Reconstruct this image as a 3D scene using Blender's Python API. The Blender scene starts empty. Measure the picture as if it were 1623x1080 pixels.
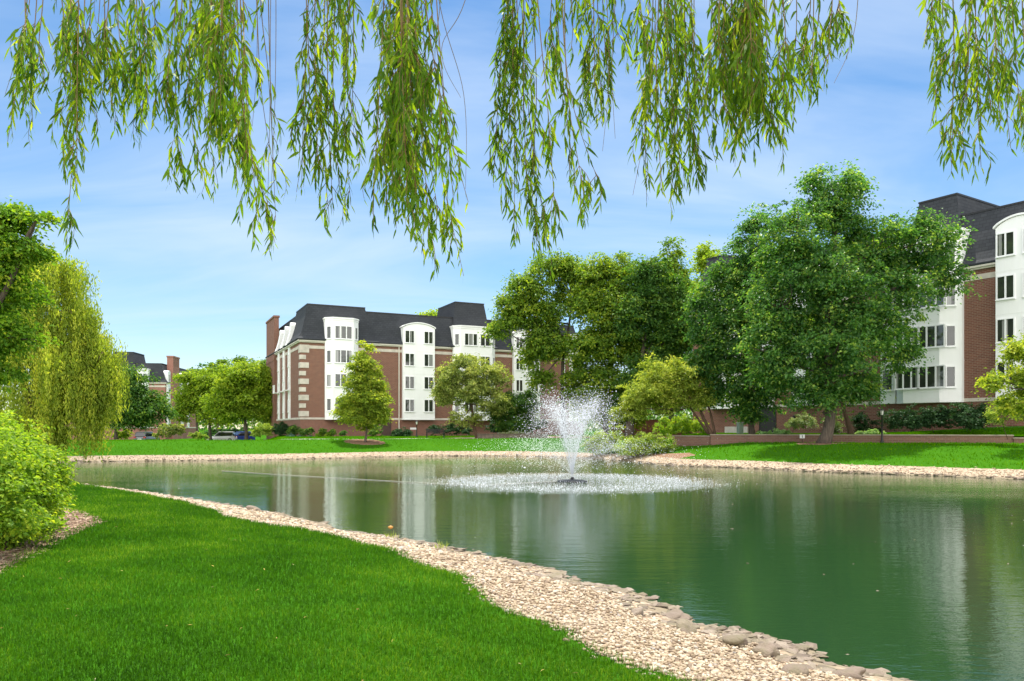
import bpy, math, random
import numpy as np
from mathutils import Vector

R = random.Random(7)
rng = np.random.default_rng(11)
C = bpy.context.scene.collection
F, CX, HY, EYE = 1200.0, 811.5, 680.0, 2.1
PI = math.pi
PX = lambda px, Y: (px - CX) / F * Y
PZ = lambda py, Y: EYE - (py - HY) / F * Y
def P(px, py, Y): return np.array([PX(px, Y), Y, PZ(py, Y)])

# ------------------------------------------------------------------ tagging
def tag(o, label=None, cat=None, group=None, kind=None):
    if label: o['label'] = label
    if cat: o['category'] = cat
    if group: o['group'] = group
    if kind: o['kind'] = kind
    return o
def empty(name, loc, rz=0, label=None, cat=None, group=None):
    o = bpy.data.objects.new(name, None); C.objects.link(o)
    o.location = loc; o.rotation_euler = (0, 0, rz); o.empty_display_size = .3
    return tag(o, label, cat, group)
def link(name, me, parent=None):
    o = bpy.data.objects.new(name, me); C.objects.link(o)
    if parent is not None: o.parent = parent
    return o
def copy_tree(o, parent=None):
    c = o.copy(); C.objects.link(c)
    if parent is not None: c.parent = parent
    for ch in list(o.children): copy_tree(ch, c)
    return c

# ------------------------------------------------------------------ mesh from arrays
def np_mesh(name, V, faces, mats, parent=None, var=None, midx=None, smooth=False, loc=None, attrs=None):
    """faces: list of int arrays (n,k)"""
    me = bpy.data.meshes.new(name)
    V = np.asarray(V, np.float32)
    if loc is not None: V = V - np.asarray(loc, np.float32)
    me.vertices.add(len(V)); me.vertices.foreach_set('co', V.ravel())
    faces = [np.asarray(f, np.int32) for f in faces if len(f)]
    flat = np.concatenate([f.ravel() for f in faces])
    cnt = np.concatenate([np.full(len(f), f.shape[1], np.int32) for f in faces])
    st = np.concatenate([[0], np.cumsum(cnt)[:-1]]).astype(np.int32)
    me.loops.add(len(flat)); me.loops.foreach_set('vertex_index', flat)
    me.polygons.add(len(cnt)); me.polygons.foreach_set('loop_start', st)
    if midx is not None: me.polygons.foreach_set('material_index', np.asarray(midx, np.int32))
    me.polygons.foreach_set('use_smooth', np.full(len(cnt), smooth, bool))
    for m in (mats if isinstance(mats, (list, tuple)) else [mats]): me.materials.append(m)
    a = dict(attrs or {})
    if var is not None: a['var'] = var
    for k, v in a.items():
        at = me.attributes.new(k, 'FLOAT', 'POINT'); at.data.foreach_set('value', np.asarray(v, np.float32))
    me.update(calc_edges=True); me.validate()
    o = link(name, me, parent)
    return o

class MB:
    """box / prism collector with uv in metres; xf = (ox, oy, rot) frame"""
    def __init__(s, fr=(0, 0, 0)): s.v = []; s.f = []; s.m = []; s.fr = fr; s.mi = 0; s.sm = []; s.smooth = False
    def T(s, p):
        ox, oy, r = s.fr; c, n = math.cos(r), math.sin(r)
        return (ox + c*p[0] - n*p[1], oy + n*p[0] + c*p[1], p[2])
    def add(s, vs, fs):
        b = len(s.v); s.v += [s.T(p) for p in vs]
        for f in fs: s.f.append([b+i for i in f]); s.m.append(s.mi); s.sm.append(s.smooth)
        return s
    def box(s, x0, x1, y0, y1, z0, z1):
        return s.add([(x0,y0,z0),(x1,y0,z0),(x1,y1,z0),(x0,y1,z0),(x0,y0,z1),(x1,y0,z1),(x1,y1,z1),(x0,y1,z1)],
                     [(0,1,5,4),(1,2,6,5),(2,3,7,6),(3,0,4,7),(4,5,6,7),(3,2,1,0)])
    def prism(s, pts, z0, z1):            # pts ccw in xy
        n = len(pts)
        return s.add([(x,y,z0) for x,y in pts]+[(x,y,z1) for x,y in pts],
                     [(i,(i+1)%n,n+(i+1)%n,n+i) for i in range(n)]+[tuple(range(n,2*n)), tuple(range(n-1,-1,-1))])
    def extrude_y(s, pts, y0, y1):        # pts in xz, seen from -y ccw
        n = len(pts)
        return s.add([(x,y0,z) for x,z in pts]+[(x,y1,z) for x,z in pts],
                     [tuple(range(n)), tuple(range(2*n-1,n-1,-1))]+[(i,n+i,n+(i+1)%n,(i+1)%n) for i in range(n)])
    def rings(s, rs, cap0=True, cap1=True):
        n = len(rs[0]); vs = [p for r in rs for p in r]; fs = []
        for k in range(len(rs)-1):
            for i in range(n):
                j = (i+1) % n; fs.append((k*n+i, k*n+j, (k+1)*n+j, (k+1)*n+i))
        if cap0: fs.append(tuple(range(n-1,-1,-1)))
        if cap1: fs.append(tuple((len(rs)-1)*n+i for i in range(n)))
        return s.add(vs, fs)
    def tube(s, pts, rad, n=8, cap=True):
        pts = [Vector(p) for p in pts]
        if not hasattr(rad, '__len__'): rad = [rad]*len(pts)
        rs = []; up = Vector((0,0,1)); prev = None
        for i, p in enumerate(pts):
            d = (pts[min(i+1,len(pts)-1)] - pts[max(i-1,0)]).normalized()
            if prev is None:
                a = d.cross(Vector((1,0,0))) if abs(d.x) < .8 else d.cross(up)
            else: a = prev - d*prev.dot(d)
            a.normalize(); prev = a; b = d.cross(a)
            rs.append([tuple(p + a*math.cos(2*PI*k/n)*rad[i] + b*math.sin(2*PI*k/n)*rad[i]) for k in range(n)])
        return s.rings(rs, cap, cap)
    def lathe(s, prof, cx=0, cy=0, n=12):   # prof [(r,z)...] bottom to top
        return s.rings([[(cx+r*math.cos(2*PI*k/n), cy+r*math.sin(2*PI*k/n), z) for k in range(n)] for r, z in prof])
    def build(s, name, mats, parent=None, bevel=0):
        me = bpy.data.meshes.new(name); me.from_pydata(s.v, [], s.f)
        for m in (mats if isinstance(mats, (list, tuple)) else [mats]): me.materials.append(m)
        me.polygons.foreach_set('material_index', s.m)
        me.polygons.foreach_set('use_smooth', s.sm)
        uv = me.uv_layers.new(name='UVMap')
        for p in me.polygons:
            n = p.normal
            if abs(n.z) > .9:
                for li in p.loop_indices:
                    c = me.vertices[me.loops[li].vertex_index].co; uv.data[li].uv = (c.x, c.y)
            else:
                t = Vector((-n.y, n.x, 0)).normalized()
                for li in p.loop_indices:
                    c = me.vertices[me.loops[li].vertex_index].co; uv.data[li].uv = (c.dot(t), c.z)
        o = link(name, me, parent)
        if bevel:
            b = o.modifiers.new('bevel', 'BEVEL'); b.width = bevel; b.segments = 2; b.limit_method = 'ANGLE'
        return o

# ------------------------------------------------------------------ materials
class NT:
    def __init__(s, name):
        s.m = bpy.data.materials.new(name); s.m.use_nodes = True; s.t = s.m.node_tree
        s.b = s.t.nodes['Principled BSDF']; s.out = s.t.nodes['Material Output']
    def n(s, typ, **k):
        x = s.t.nodes.new('ShaderNode'+typ)
        for a, v in k.items():
            if a.startswith('i_'):
                key = a[2:]; key = int(key) if key.isdigit() else key.replace('_', ' ')
                if isinstance(v, bpy.types.NodeSocket): s.t.links.new(v, x.inputs[key])
                else: x.inputs[key].default_value = v
            else: setattr(x, a, v)
        return x
    def l(s, a, b): s.t.links.new(a, b)
    def ramp(s, fac, stops, interp='LINEAR'):
        r = s.n('ValToRGB'); r.color_ramp.interpolation = interp
        e = r.color_ramp.elements
        while len(e) < len(stops): e.new(.5)
        for el, (p, c) in zip(e, stops): el.position = p; el.color = (*c, 1) if len(c) == 3 else c
        s.l(fac, r.inputs[0]); return r.outputs[0]
    def mix(s, fac, a, b, blend='MIX'):
        x = s.n('Mix', data_type='RGBA', blend_type=blend)
        for sock, v in ((x.inputs[0], fac), (x.inputs[6], a), (x.inputs[7], b)):
            if isinstance(v, bpy.types.NodeSocket): s.l(v, sock)
            elif isinstance(v, (int, float)): sock.default_value = v
            else: sock.default_value = (*v, 1)
        return x.outputs[2]
    def math(s, op, a, b=0, c=None, clamp=False):
        x = s.n('Math', operation=op, use_clamp=clamp)
        for i, v in enumerate((a, b, c)):
            if v is None: continue
            if isinstance(v, bpy.types.NodeSocket): s.l(v, x.inputs[i])
            else: x.inputs[i].default_value = v
        return x.outputs[0]
    def noise(s, scale, detail=4, rough=.55, vec=None, out=0):
        x = s.n('TexNoise'); x.inputs['Scale'].default_value = scale; x.inputs['Detail'].default_value = detail
        x.inputs['Roughness'].default_value = rough
        if vec is not None: s.l(vec, x.inputs['Vector'])
        return x.outputs[out]
    def co(s, which='Object'): return s.n('TexCoord').outputs[which]
    def attr(s, name): return s.n('Attribute', attribute_name=name).outputs['Fac']
    def bump(s, h, strength=.3, dist=.02):
        x = s.n('Bump'); x.inputs['Strength'].default_value = strength; x.inputs['Distance'].default_value = dist
        s.l(h, x.inputs['Height']); s.l(x.outputs[0], s.b.inputs['Normal']); return x.outputs[0]
    def set(s, **k):
        for a, v in k.items():
            sock = s.b.inputs[a.replace('_', ' ')]
            if isinstance(v, bpy.types.NodeSocket): s.l(v, sock)
            elif isinstance(v, (tuple, list)) and len(v) == 3: sock.default_value = (*v, 1)
            else: sock.default_value = v
        return s
def plain(name, col, rough=.6, metal=0, spec=.5, vary=.15, scale=6):
    t = NT(name); c = t.co()
    n = t.noise(scale, 5, .6, c)
    lo = tuple(x*(1-vary) for x in col); hi = tuple(min(1, x*(1+vary)) for x in col)
    t.set(Base_Color=t.ramp(n, [(.3, lo), (.7, hi)]), Roughness=rough, Metallic=metal)
    t.b.inputs['Specular IOR Level'].default_value = spec
    return t.m

def leaf_mat(name, c1, c2, c3=None, transl=.45, rough=.55, spec=.2):
    """c1..c2..c3 spread over the per-leaf random attribute"""
    t = NT(name); v = t.attr('var')
    k = 1.0 if 'grass' in name else 1.5
    c1, c2, c3 = (tuple(min(.6, x*k) for x in c) if c else None for c in (c1, c2, c3))
    stops = [(0, c1), (.6, c2), (1, c3 or c2)]
    col = t.ramp(v, stops)
    t.set(Base_Color=col, Roughness=rough); t.b.inputs['Specular IOR Level'].default_value = spec
    tr = t.n('BsdfTranslucent')
    tc = t.mix(1.0, col, (1.5, 1.45, .55), 'MULTIPLY'); t.l(tc, tr.inputs[0])
    mx = t.n('MixShader'); mx.inputs[0].default_value = transl
    t.l(t.b.outputs[0], mx.inputs[1]); t.l(tr.outputs[0], mx.inputs[2]); t.l(mx.outputs[0], t.out.inputs[0])
    return t.m

def brick_mat(name, c1, c2, mortar, scale=1.25):
    t = NT(name); uv = t.n('UVMap').outputs[0]
    b = t.n('TexBrick', offset=.5); t.l(uv, b.inputs['Vector'])
    b.inputs['Color1'].default_value = (*c1, 1); b.inputs['Color2'].default_value = (*c2, 1); b.inputs['Mortar'].default_value = (*mortar, 1)
    b.inputs['Scale'].default_value = 1; b.inputs['Brick Width'].default_value = .26*scale; b.inputs['Row Height'].default_value = .09*scale
    b.inputs['Mortar Size'].default_value = .011*scale; b.inputs['Mortar Smooth'].default_value = .2; b.inputs['Bias'].default_value = 0
    st = t.n('Mapping'); st.inputs['Scale'].default_value = (.35, 2.2, 1); t.l(uv, st.inputs[0])
    n = t.noise(1.6, 5, .65, st.outputs[0]); n2 = t.noise(.35, 3, .5, uv)
    col = t.mix(t.math('MULTIPLY', n, .55), b.outputs[0], (c1[0]*.5, c1[1]*.47, c1[2]*.47))
    col = t.mix(t.math('MULTIPLY', n2, .3), col, (c2[0]*1.25, c2[1]*1.2, c2[2]*1.2))
    t.set(Base_Color=col, Roughness=.85); t.b.inputs['Specular IOR Level'].default_value = .25
    t.bump(b.outputs['Fac'], -.4, .01)
    return t.m
BRICK = brick_mat('red_brick', (.25, .103, .066), (.155, .066, .046), (.33, .27, .21))
BRICK_FAR = brick_mat('rosy_brick', (.36, .15, .105), (.25, .105, .08), (.36, .28, .24))
WALLBRICK = brick_mat('retaining_brick', (.22, .115, .08), (.145, .078, .058), (.22, .18, .15))

def shingle():
    t = NT('dark_shingle'); uv = t.n('UVMap').outputs[0]
    b = t.n('TexBrick', offset=.5); t.l(uv, b.inputs['Vector'])
    b.inputs['Color1'].default_value = (.024, .028, .034, 1); b.inputs['Color2'].default_value = (.040, .045, .052, 1); b.inputs['Mortar'].default_value = (.011, .012, .016, 1)
    b.inputs['Scale'].default_value = 1; b.inputs['Brick Width'].default_value = .42; b.inputs['Row Height'].default_value = .24
    b.inputs['Mortar Size'].default_value = .018; b.inputs['Bias'].default_value = -.1
    n = t.noise(.8, 5, .6, uv)
    t.set(Base_Color=t.mix(t.math('MULTIPLY', n, .75), b.outputs[0], (.055, .058, .062)), Roughness=.88)
    t.b.inputs['Specular IOR Level'].default_value = .2
    t.bump(b.outputs['Fac'], -.5, .02); return t.m
SHINGLE = shingle()
def stucco():
    t = NT('white_stucco'); c = t.co()
    s = t.n('Mapping'); s.inputs['Scale'].default_value = (1.5, 1.5, .18); t.l(c, s.inputs[0])
    n = t.noise(2.2, 5, .65, s.outputs[0]); n2 = t.noise(45, 3, .6, c)
    t.set(Base_Color=t.ramp(n, [(.25, (.80, .795, .775)), (.55, (.835, .835, .82)), (.8, (.85, .85, .84))]), Roughness=.75)
    t.bump(n2, .15, .01); return t.m
STUCCO = stucco()
STONE = plain('limestone', (.52, .47, .40), .8, vary=.2, scale=1.3)
FRAME = plain('white_window_frame', (.82, .82, .81), .4, vary=.03)
TRIM = plain('cream_trim', (.62, .58, .50), .6, vary=.06)
DOOR = plain('brown_door_paint', (.06, .032, .024), .5)
DARKDOOR = plain('dark_door_paint', (.02, .017, .016), .5)
METAL = plain('black_iron', (.018, .018, .019), .45, metal=.3)
GREYBOX = plain('grey_metal_cabinet', (.26, .28, .29), .5)
CONCRETE = plain('pale_concrete', (.46, .43, .38), .85, vary=.12, scale=2)
SIGNW = plain('white_sign', (.78, .78, .76), .5, vary=.03)
SIGNK = plain('sign_ink', (.03, .03, .035), .5, vary=.03)
LAMPGLASS = plain('frosted_lamp_glass', (.72, .70, .64), .3, vary=.03)
def glass():
    t = NT('window_glass'); r = t.n('ObjectInfo').outputs['Random']; c = t.co()
    sep = t.n('SeparateXYZ'); t.l(c, sep.inputs[0])
    st = t.n('Mapping'); st.inputs['Scale'].default_value = (9, 1, .3); t.l(c, st.inputs[0])
    folds = t.noise(2.2, 3, .5, st.outputs[0])
    cur = t.mix(folds, (.13, .14, .13), (.36, .36, .34))
    n = t.noise(1.3, 2, .5, c)
    # a drawn curtain in some windows, dark rooms in the rest
    off = t.math('SINE', t.math('ADD', t.math('MULTIPLY', sep.outputs[0], 3.4), t.math('MULTIPLY', r, 40)))
    isc = t.math('GREATER_THAN', off, t.math('SUBTRACT', 1.25, t.math('MULTIPLY', r, .8)))
    room = t.mix(n, (.012, .016, .013), (.05, .058, .045))
    t.set(Base_Color=t.mix(isc, room, cur), Roughness=.04, IOR=1.5)
    t.b.inputs['Specular IOR Level'].default_value = .9
    t.bump(t.noise(2.5, 1, .4, c), .06, .05)
    return t.m
GLASS = glass()
def bark(name, c1, c2):
    t = NT(name); c = t.co(); s = t.n('Mapping'); s.inputs['Scale'].default_value = (9, 9, 1.3); t.l(c, s.inputs[0])
    n = t.noise(1.6, 6, .7, s.outputs[0])
    t.set(Base_Color=t.ramp(n, [(.3, c1), (.7, c2)]), Roughness=.9); t.b.inputs['Specular IOR Level'].default_value = .2
    t.bump(n, .9, .05); return t.m
BARK = bark('grey_bark', (.05, .04, .032), (.17, .135, .105))
BARKR = bark('brown_bark', (.05, .033, .022), (.16, .10, .065))
TWIG = plain('willow_twig', (.20, .12, .035), .6)

L_WILLOW = leaf_mat('willow_leaf', (.032, .08, .012), (.115, .20, .012), (.32, .36, .018), .6, .5, .2)
L_WILLFAR = leaf_mat('drooping_willow_leaf', (.085, .13, .016), (.20, .26, .028), (.38, .41, .055), .52)
L_MAPLE = leaf_mat('maple_leaf', (.020, .075, .018), (.065, .155, .028), (.25, .33, .055), .55, .42, .45)
L_MID = leaf_mat('hardwood_leaf', (.045, .10, .014), (.12, .195, .02), (.29, .33, .03), .52, .5, .25)
L_MIDD = leaf_mat('deep_green_leaf', (.022, .07, .016), (.06, .13, .02), (.19, .26, .03), .5, .5, .25)
L_YEL = leaf_mat('yellow_green_leaf', (.08, .135, .016), (.19, .25, .025), (.38, .39, .045), .5)
L_CRAB = leaf_mat('crabapple_leaf', (.09, .14, .02), (.22, .27, .04), (.40, .41, .09), .5)
L_OLIVE = leaf_mat('pale_olive_leaf', (.07, .11, .03), (.21, .25, .065), (.44, .45, .16), .5)
L_LOCUST = leaf_mat('locust_leaf', (.085, .15, .014), (.17, .245, .02), (.30, .34, .03), .52)
L_ASH = leaf_mat('ash_leaf', (.045, .11, .010), (.105, .20, .014), (.25, .30, .026), .5)
L_BUSH = leaf_mat('privet_leaf', (.07, .15, .015), (.17, .26, .02), (.36, .40, .035), .5, .5, .25)
L_SHRUB = leaf_mat('shrub_leaf', (.09, .15, .025), (.22, .29, .045), (.36, .40, .08), .42)
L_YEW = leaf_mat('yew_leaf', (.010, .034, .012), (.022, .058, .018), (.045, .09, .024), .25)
L_HOSTA = leaf_mat('hosta_leaf', (.10, .2, .07), (.2, .32, .12), (.34, .40, .24), .4)
L_BLUE = leaf_mat('blue_green_leaf', (.05, .10, .08), (.10, .16, .13), (.17, .22, .19), .3)
L_FLOWER = leaf_mat('flowering_shrub_leaf', (.06, .11, .03), (.18, .23, .08), (.68, .66, .56), .35)
L_GRASS = leaf_mat('grass_blade', (.018, .072, .003), (.058, .172, .004), (.21, .33, .024), .42, .6, .1)
L_FGRASS = leaf_mat('distant_grass_blade', (.036, .13, .001), (.066, .205, .0015), (.13, .27, .003), .42, .9, .0)

# ------------------------------------------------------------------ shoreline and terrain
def catmull(pts, k=6):
    pts = np.asarray(pts, float); n = len(pts); out = []
    for i in range(n):
        p0, p1, p2, p3 = pts[i-1], pts[i], pts[(i+1) % n], pts[(i+2) % n]
        for j in range(k):
            t = j/k
            out.append(.5*((2*p1)+(-p0+p2)*t+(2*p0-5*p1+4*p2-p3)*t*t+(-p0+3*p1-3*p2+p3)*t**3))
    return np.array(out)
def wpt(px, py): Y = EYE*F/(py-HY); return [PX(px, Y), Y]
# columns: x, y, gravel width, nearness (1 = the camera's own bank)
ctl = []
for px, py in [(1422,1079),(1246,1020),(1123,985),(1000,940),(893,911),(760,877),(633,854),(560,842),(415,809),(259,784),(181,775),(114,767)]:
    ctl.append(wpt(px, py)+[float(np.interp(px, [600, 760, 1000, 1422], [2.3, 2.2, 2.28, 2.5])), 1])
ctl += [[-22, 32.6, 1.8, .8], [-29, 37, 1.6, .5], [-32, 42, 1.6, .3]]
for px, py in [(106,734.5),(155,732),(420,729),(640,724),(819,723.2),(960,728.5),(1060,738),(1160,741.5),(1303,748.5),(1450,753.5),(1623,760)]:
    ctl.append(wpt(px, py)+[1.5, 0])
ctl += [[28, 25.5, 1.6, 0], [31, 17, 1.8, .3], [24, 9, 2.2, .8], [13, 3.2, 2.2, 1], [6.5, 2.6, 2.3, 1]]
SH = catmull(ctl, 6)
_j = rng.normal(0, 1, (len(SH), 2)); SH[:, :2] += _j*(.03+.07*SH[:, 3:4])
SA = SH; SB = np.roll(SH, -1, 0)
def shore(X, Y):
    """signed distance (out +), gravel width, nearness"""
    X = np.asarray(X, float).ravel(); Y = np.asarray(Y, float).ravel()
    sd = np.empty(len(X)); gw = np.empty(len(X)); nr = np.empty(len(X))
    for a in range(0, len(X), 20000):
        x, y = X[a:a+20000, None], Y[a:a+20000, None]
        ax, ay, bx, by = SA[:,0], SA[:,1], SB[:,0], SB[:,1]
        dx, dy = bx-ax, by-ay
        t = np.clip(((x-ax)*dx+(y-ay)*dy)/(dx*dx+dy*dy), 0, 1)
        d2 = (ax+t*dx-x)**2+(ay+t*dy-y)**2
        k = d2.argmin(1); r = np.arange(len(k)); tt = t[r, k]
        c = ((ay > y) != (by > y)) & (x < (bx-ax)*(y-ay)/np.where(by == ay, 1e-9, by-ay)+ax)
        ins = c.sum(1) % 2 == 1
        sd[a:a+20000] = np.sqrt(d2[r, k])*np.where(ins, -1, 1)
        gw[a:a+20000] = SA[k,2]*(1-tt)+SB[k,2]*tt; nr[a:a+20000] = SA[k,3]*(1-tt)+SB[k,3]*tt
    return sd, gw, nr
ss = lambda a, b, x: (lambda t: t*t*(3-2*t))(np.clip((x-a)/(b-a), 0, 1))
def ground(X, Y, info=None):
    X = np.asarray(X, float).ravel(); Y = np.asarray(Y, float).ravel()
    sd, gw, nr = info if info is not None else shore(X, Y)
    zn = np.interp(sd, [-8,-3,-.6,0,.5,2.2,2.7,10,40], [-1.6,-1,-.16,0,.07,.40,.47,.54,.8])
    zf = np.interp(sd, [-8,-3,-.6,0,.3,1.5,1.9,8,30,200], [-1.6,-1,-.3,0,.07,.34,.44,1.2,1.25,1.3])
    z = zn*nr+zf*(1-nr)
    dip = 1.28*ss(57, 88, Y)*ss(.30, .345, -X/np.maximum(Y, 1))*(1-ss(260, 420, Y))
    z = z-dip
    z += np.where(sd > 2.5, 1, 0)*(.02*np.sin(X*.7+1.3)*np.cos(Y*.55))
    return z
def gz(x, y): return float(ground([x], [y])[0])

def seg_sd(X, Y, pts, closed=False):
    pts = np.asarray(pts, float); A = pts if closed else pts[:-1]; B = np.roll(pts, -1, 0) if closed else pts[1:]
    best = np.full(len(X), 1e9); ins = np.zeros(len(X), int)
    for a, b in zip(A, B):
        d = b-a; t = np.clip(((X-a[0])*d[0]+(Y-a[1])*d[1])/(d@d), 0, 1)
        best = np.minimum(best, np.hypot(a[0]+t*d[0]-X, a[1]+t*d[1]-Y))
        if closed: ins += ((a[1] > Y) != (b[1] > Y)) & (X < (b[0]-a[0])*(Y-a[1])/(b[1]-a[1]+1e-9)+a[0])
    return np.where(ins % 2 == 1, -best, best) if closed else best
def wg(px, py, z): Y = (EYE-z)*F/(py-HY); return [PX(px, Y), Y]
MULCH_POLYS = [[wg(*q, .52) for q in [(-60,930),(0,905),(60,869),(100,850),(131,838),(160,826),(140,813),(112,805),(90,800)]]+[[-12.5,16],[-16,14],[-12,8]],
               [(4.5,53.5),(8.5,51.5),(11.2,47.5),(11,45),(9,45.2),(6,50)],
               [(-22.5,83.5),(8,97.5),(8,100),(-24,86)]]
MULCH_CIRC = [(PX(578,62.5), 62.5, 1.7), (PX(757,72), 72, 3.2), (PX(1305, 46.3), 46.3, 1.6), (PX(880,78), 78, 7), (PX(995,78), 78, 7)]
PATH = [(-75,73),(-50,66),(-36.4,63.6),(-22,64.8),(-10,68),(-2,74),(4,84)]
def cover(X, Y):
    md = np.full(len(X), 1e9)
    for p in MULCH_POLYS: md = np.minimum(md, seg_sd(X, Y, p, True))
    for x, y, r in MULCH_CIRC: md = np.minimum(md, np.hypot(X-x, Y-y)-r)
    pd = seg_sd(X, Y, PATH)-.75
    rd = seg_sd(X, Y, [(-140,118),(-60,112),(-30,121)])-6
    return md, pd, rd

def ground_mat():
    t = NT('lawn_and_bank'); p = t.n('NewGeometry').outputs['Position']
    sd, gw, md, pd, rd = (t.attr(k) for k in ('sd','gw','md','pd','rd'))
    n1 = t.noise(2.5, 5, .65, p); n2 = t.noise(.22, 4, .55, p); n3 = t.noise(30, 3, .6, p)
    lawn = t.mix(n2, (.028, .105, .006), (.05, .155, .010))
    lawn = t.mix(t.math('MULTIPLY', n3, .16), lawn, (.022, .075, .006))
    v = t.n('TexVoronoi', i_Scale=24.0); t.l(p, v.inputs['Vector'])
    hs = t.n('SeparateColor'); t.l(v.outputs['Color'], hs.inputs[0])
    grav = t.ramp(hs.outputs[0], [(0, (.18,.125,.09)), (.35, (.31,.235,.16)), (.7, (.40,.32,.23)), (1, (.46,.40,.32))])
    mul = t.ramp(t.noise(14, 6, .7, p), [(.3, (.11,.065,.04)), (.6, (.26,.165,.11)), (.8, (.40,.29,.21))])
    mud = t.mix(n1, (.16, .13, .085), (.30, .25, .18))
    conc = t.mix(n1, (.40, .37, .32), (.52, .48, .42))
    asph = t.mix(n1, (.05, .05, .05), (.075, .073, .07))
    w = t.math('MULTIPLY', t.math('SUBTRACT', n1, .5), .5)
    def mask(d, soft=.05, nz=True):
        d2 = t.math('ADD', d, w) if nz else d
        return t.math('DIVIDE', t.math('MULTIPLY', d2, -1), soft, clamp=True)
    col = t.mix(mask(md), lawn, mul)
    col = t.mix(mask(t.math('SUBTRACT', sd, gw)), col, grav)
    col = t.mix(mask(t.math('SUBTRACT', sd, .32), .15), col, mud)
    col = t.mix(mask(pd, .03, False), col, conc)
    col = t.mix(mask(rd, .03, False), col, asph)
    t.set(Base_Color=col, Roughness=.95); t.b.inputs['Specular IOR Level'].default_value = 0
    t.bump(t.math('ADD', n3, v.outputs['Distance']), .5, .03)
    return t.m
ys = np.concatenate([-np.geomspace(90, 1, 24), np.linspace(0, 3, 12), np.geomspace(3.05, 100, 420), np.geomspace(102, 1600, 70)])
ts = np.linspace(-1.25, 1.25, 420)
TY, TT = np.meshgrid(ys, ts, indexing='ij'); TX = TT*np.sqrt(TY**2+15**2)
gx, gy = TX.ravel(), TY.ravel()
ginfo = shore(gx, gy); gzv = ground(gx, gy, ginfo); gmd, gpd, grd = cover(gx, gy)
nI, nJ = len(ys), len(ts)
ii, jj = np.meshgrid(np.arange(nI-1), np.arange(nJ-1), indexing='ij'); a_ = (ii*nJ+jj).ravel()
gobj = np_mesh('ground', np.stack([gx, gy, gzv], 1), [np.stack([a_, a_+1, a_+nJ+1, a_+nJ], 1)], ground_mat(), smooth=True,
               attrs=dict(sd=ginfo[0], gw=ginfo[1], md=gmd, pd=gpd, rd=grd))
tag(gobj, 'green lawns and banks round the pond', kind='structure')

# ------------------------------------------------------------------ water
FX, FY = PX(907, 30.3), 30.3
def water_mat():
    t = NT('pond_water'); p = t.n('NewGeometry').outputs['Position']
    m = t.n('Mapping'); m.inputs['Scale'].default_value = (.5, 1.5, 1); t.l(p, m.inputs[0])
    n1 = t.noise(2.8, 3, .5, m.outputs[0]); n2 = t.noise(.5, 2, .5, m.outputs[0]); n3 = t.noise(9, 3, .6, m.outputs[0])
    calm = t.ramp(t.noise(.12, 3, .5, m.outputs[0]), [(.35, (.4,)*3), (.65, (1,)*3)])
    h = t.math('ADD', t.math('MULTIPLY', n1, .55), t.math('MULTIPLY', n2, .8))
    h = t.math('ADD', h, t.math('MULTIPLY', t.math('MULTIPLY', n3, .5), calm))
    d = t.n('VectorMath', operation='DISTANCE'); t.l(p, d.inputs[0]); d.inputs[1].default_value = (FX, FY, 0)
    dist = d.outputs['Value']
    edge = t.math('ADD', dist, t.math('MULTIPLY', t.math('SUBTRACT', t.noise(.7, 4, .6, p), .5), 2.8))
    ring = t.math('SUBTRACT', 1, t.math('DIVIDE', t.math('SUBTRACT', edge, 4.3), 1.8, clamp=True))
    spl = t.math('MULTIPLY', t.noise(16, 5, .75, p), ring)
    # concentric wavelets running out from the fall of the spray
    wv = t.math('MULTIPLY', t.math('SINE', t.math('MULTIPLY', dist, 9)), t.math('DIVIDE', .05, t.math('ADD', t.math('MULTIPLY', dist, .25), 1)))
    h = t.math('ADD', t.math('ADD', h, wv), t.math('MULTIPLY', spl, 3.6))
    foam = t.math('MULTIPLY', t.ramp(t.noise(26, 5, .8, p), [(.48, (0,)*3), (.75, (1,)*3)]), t.math('MULTIPLY', ring, .5))
    murk = t.mix(t.noise(.09, 3, .5, p), (.010, .033, .012), (.016, .045, .015))
    t.set(Base_Color=t.mix(foam, murk, (.75, .78, .80)), Roughness=.025, IOR=1.33)
    t.bump(h, .06, .16)
    return t.m
tmp = SH[:, :2]; nx = np.roll(tmp, -1, 0)-np.roll(tmp, 1, 0); nrm = np.stack([nx[:,1], -nx[:,0]], 1); nrm /= np.linalg.norm(nrm, axis=1)[:, None]
if shore(tmp[10:11,0]+nrm[10,0]*.5, tmp[10:11,1]+nrm[10,1]*.5)[0][0] < 0: nrm = -nrm
wv_ = tmp+nrm*.35
wme = bpy.data.meshes.new('pond_water'); wme.from_pydata([(x, y, 0) for x, y in wv_], [], [list(range(len(wv_)))])
wme.materials.append(water_mat()); wme.update()
if wme.polygons[0].normal.z < 0: wme.flip_normals()
wob = link('pond_water', wme); tag(wob, 'green pond water with soft ripples', kind='structure')

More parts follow.
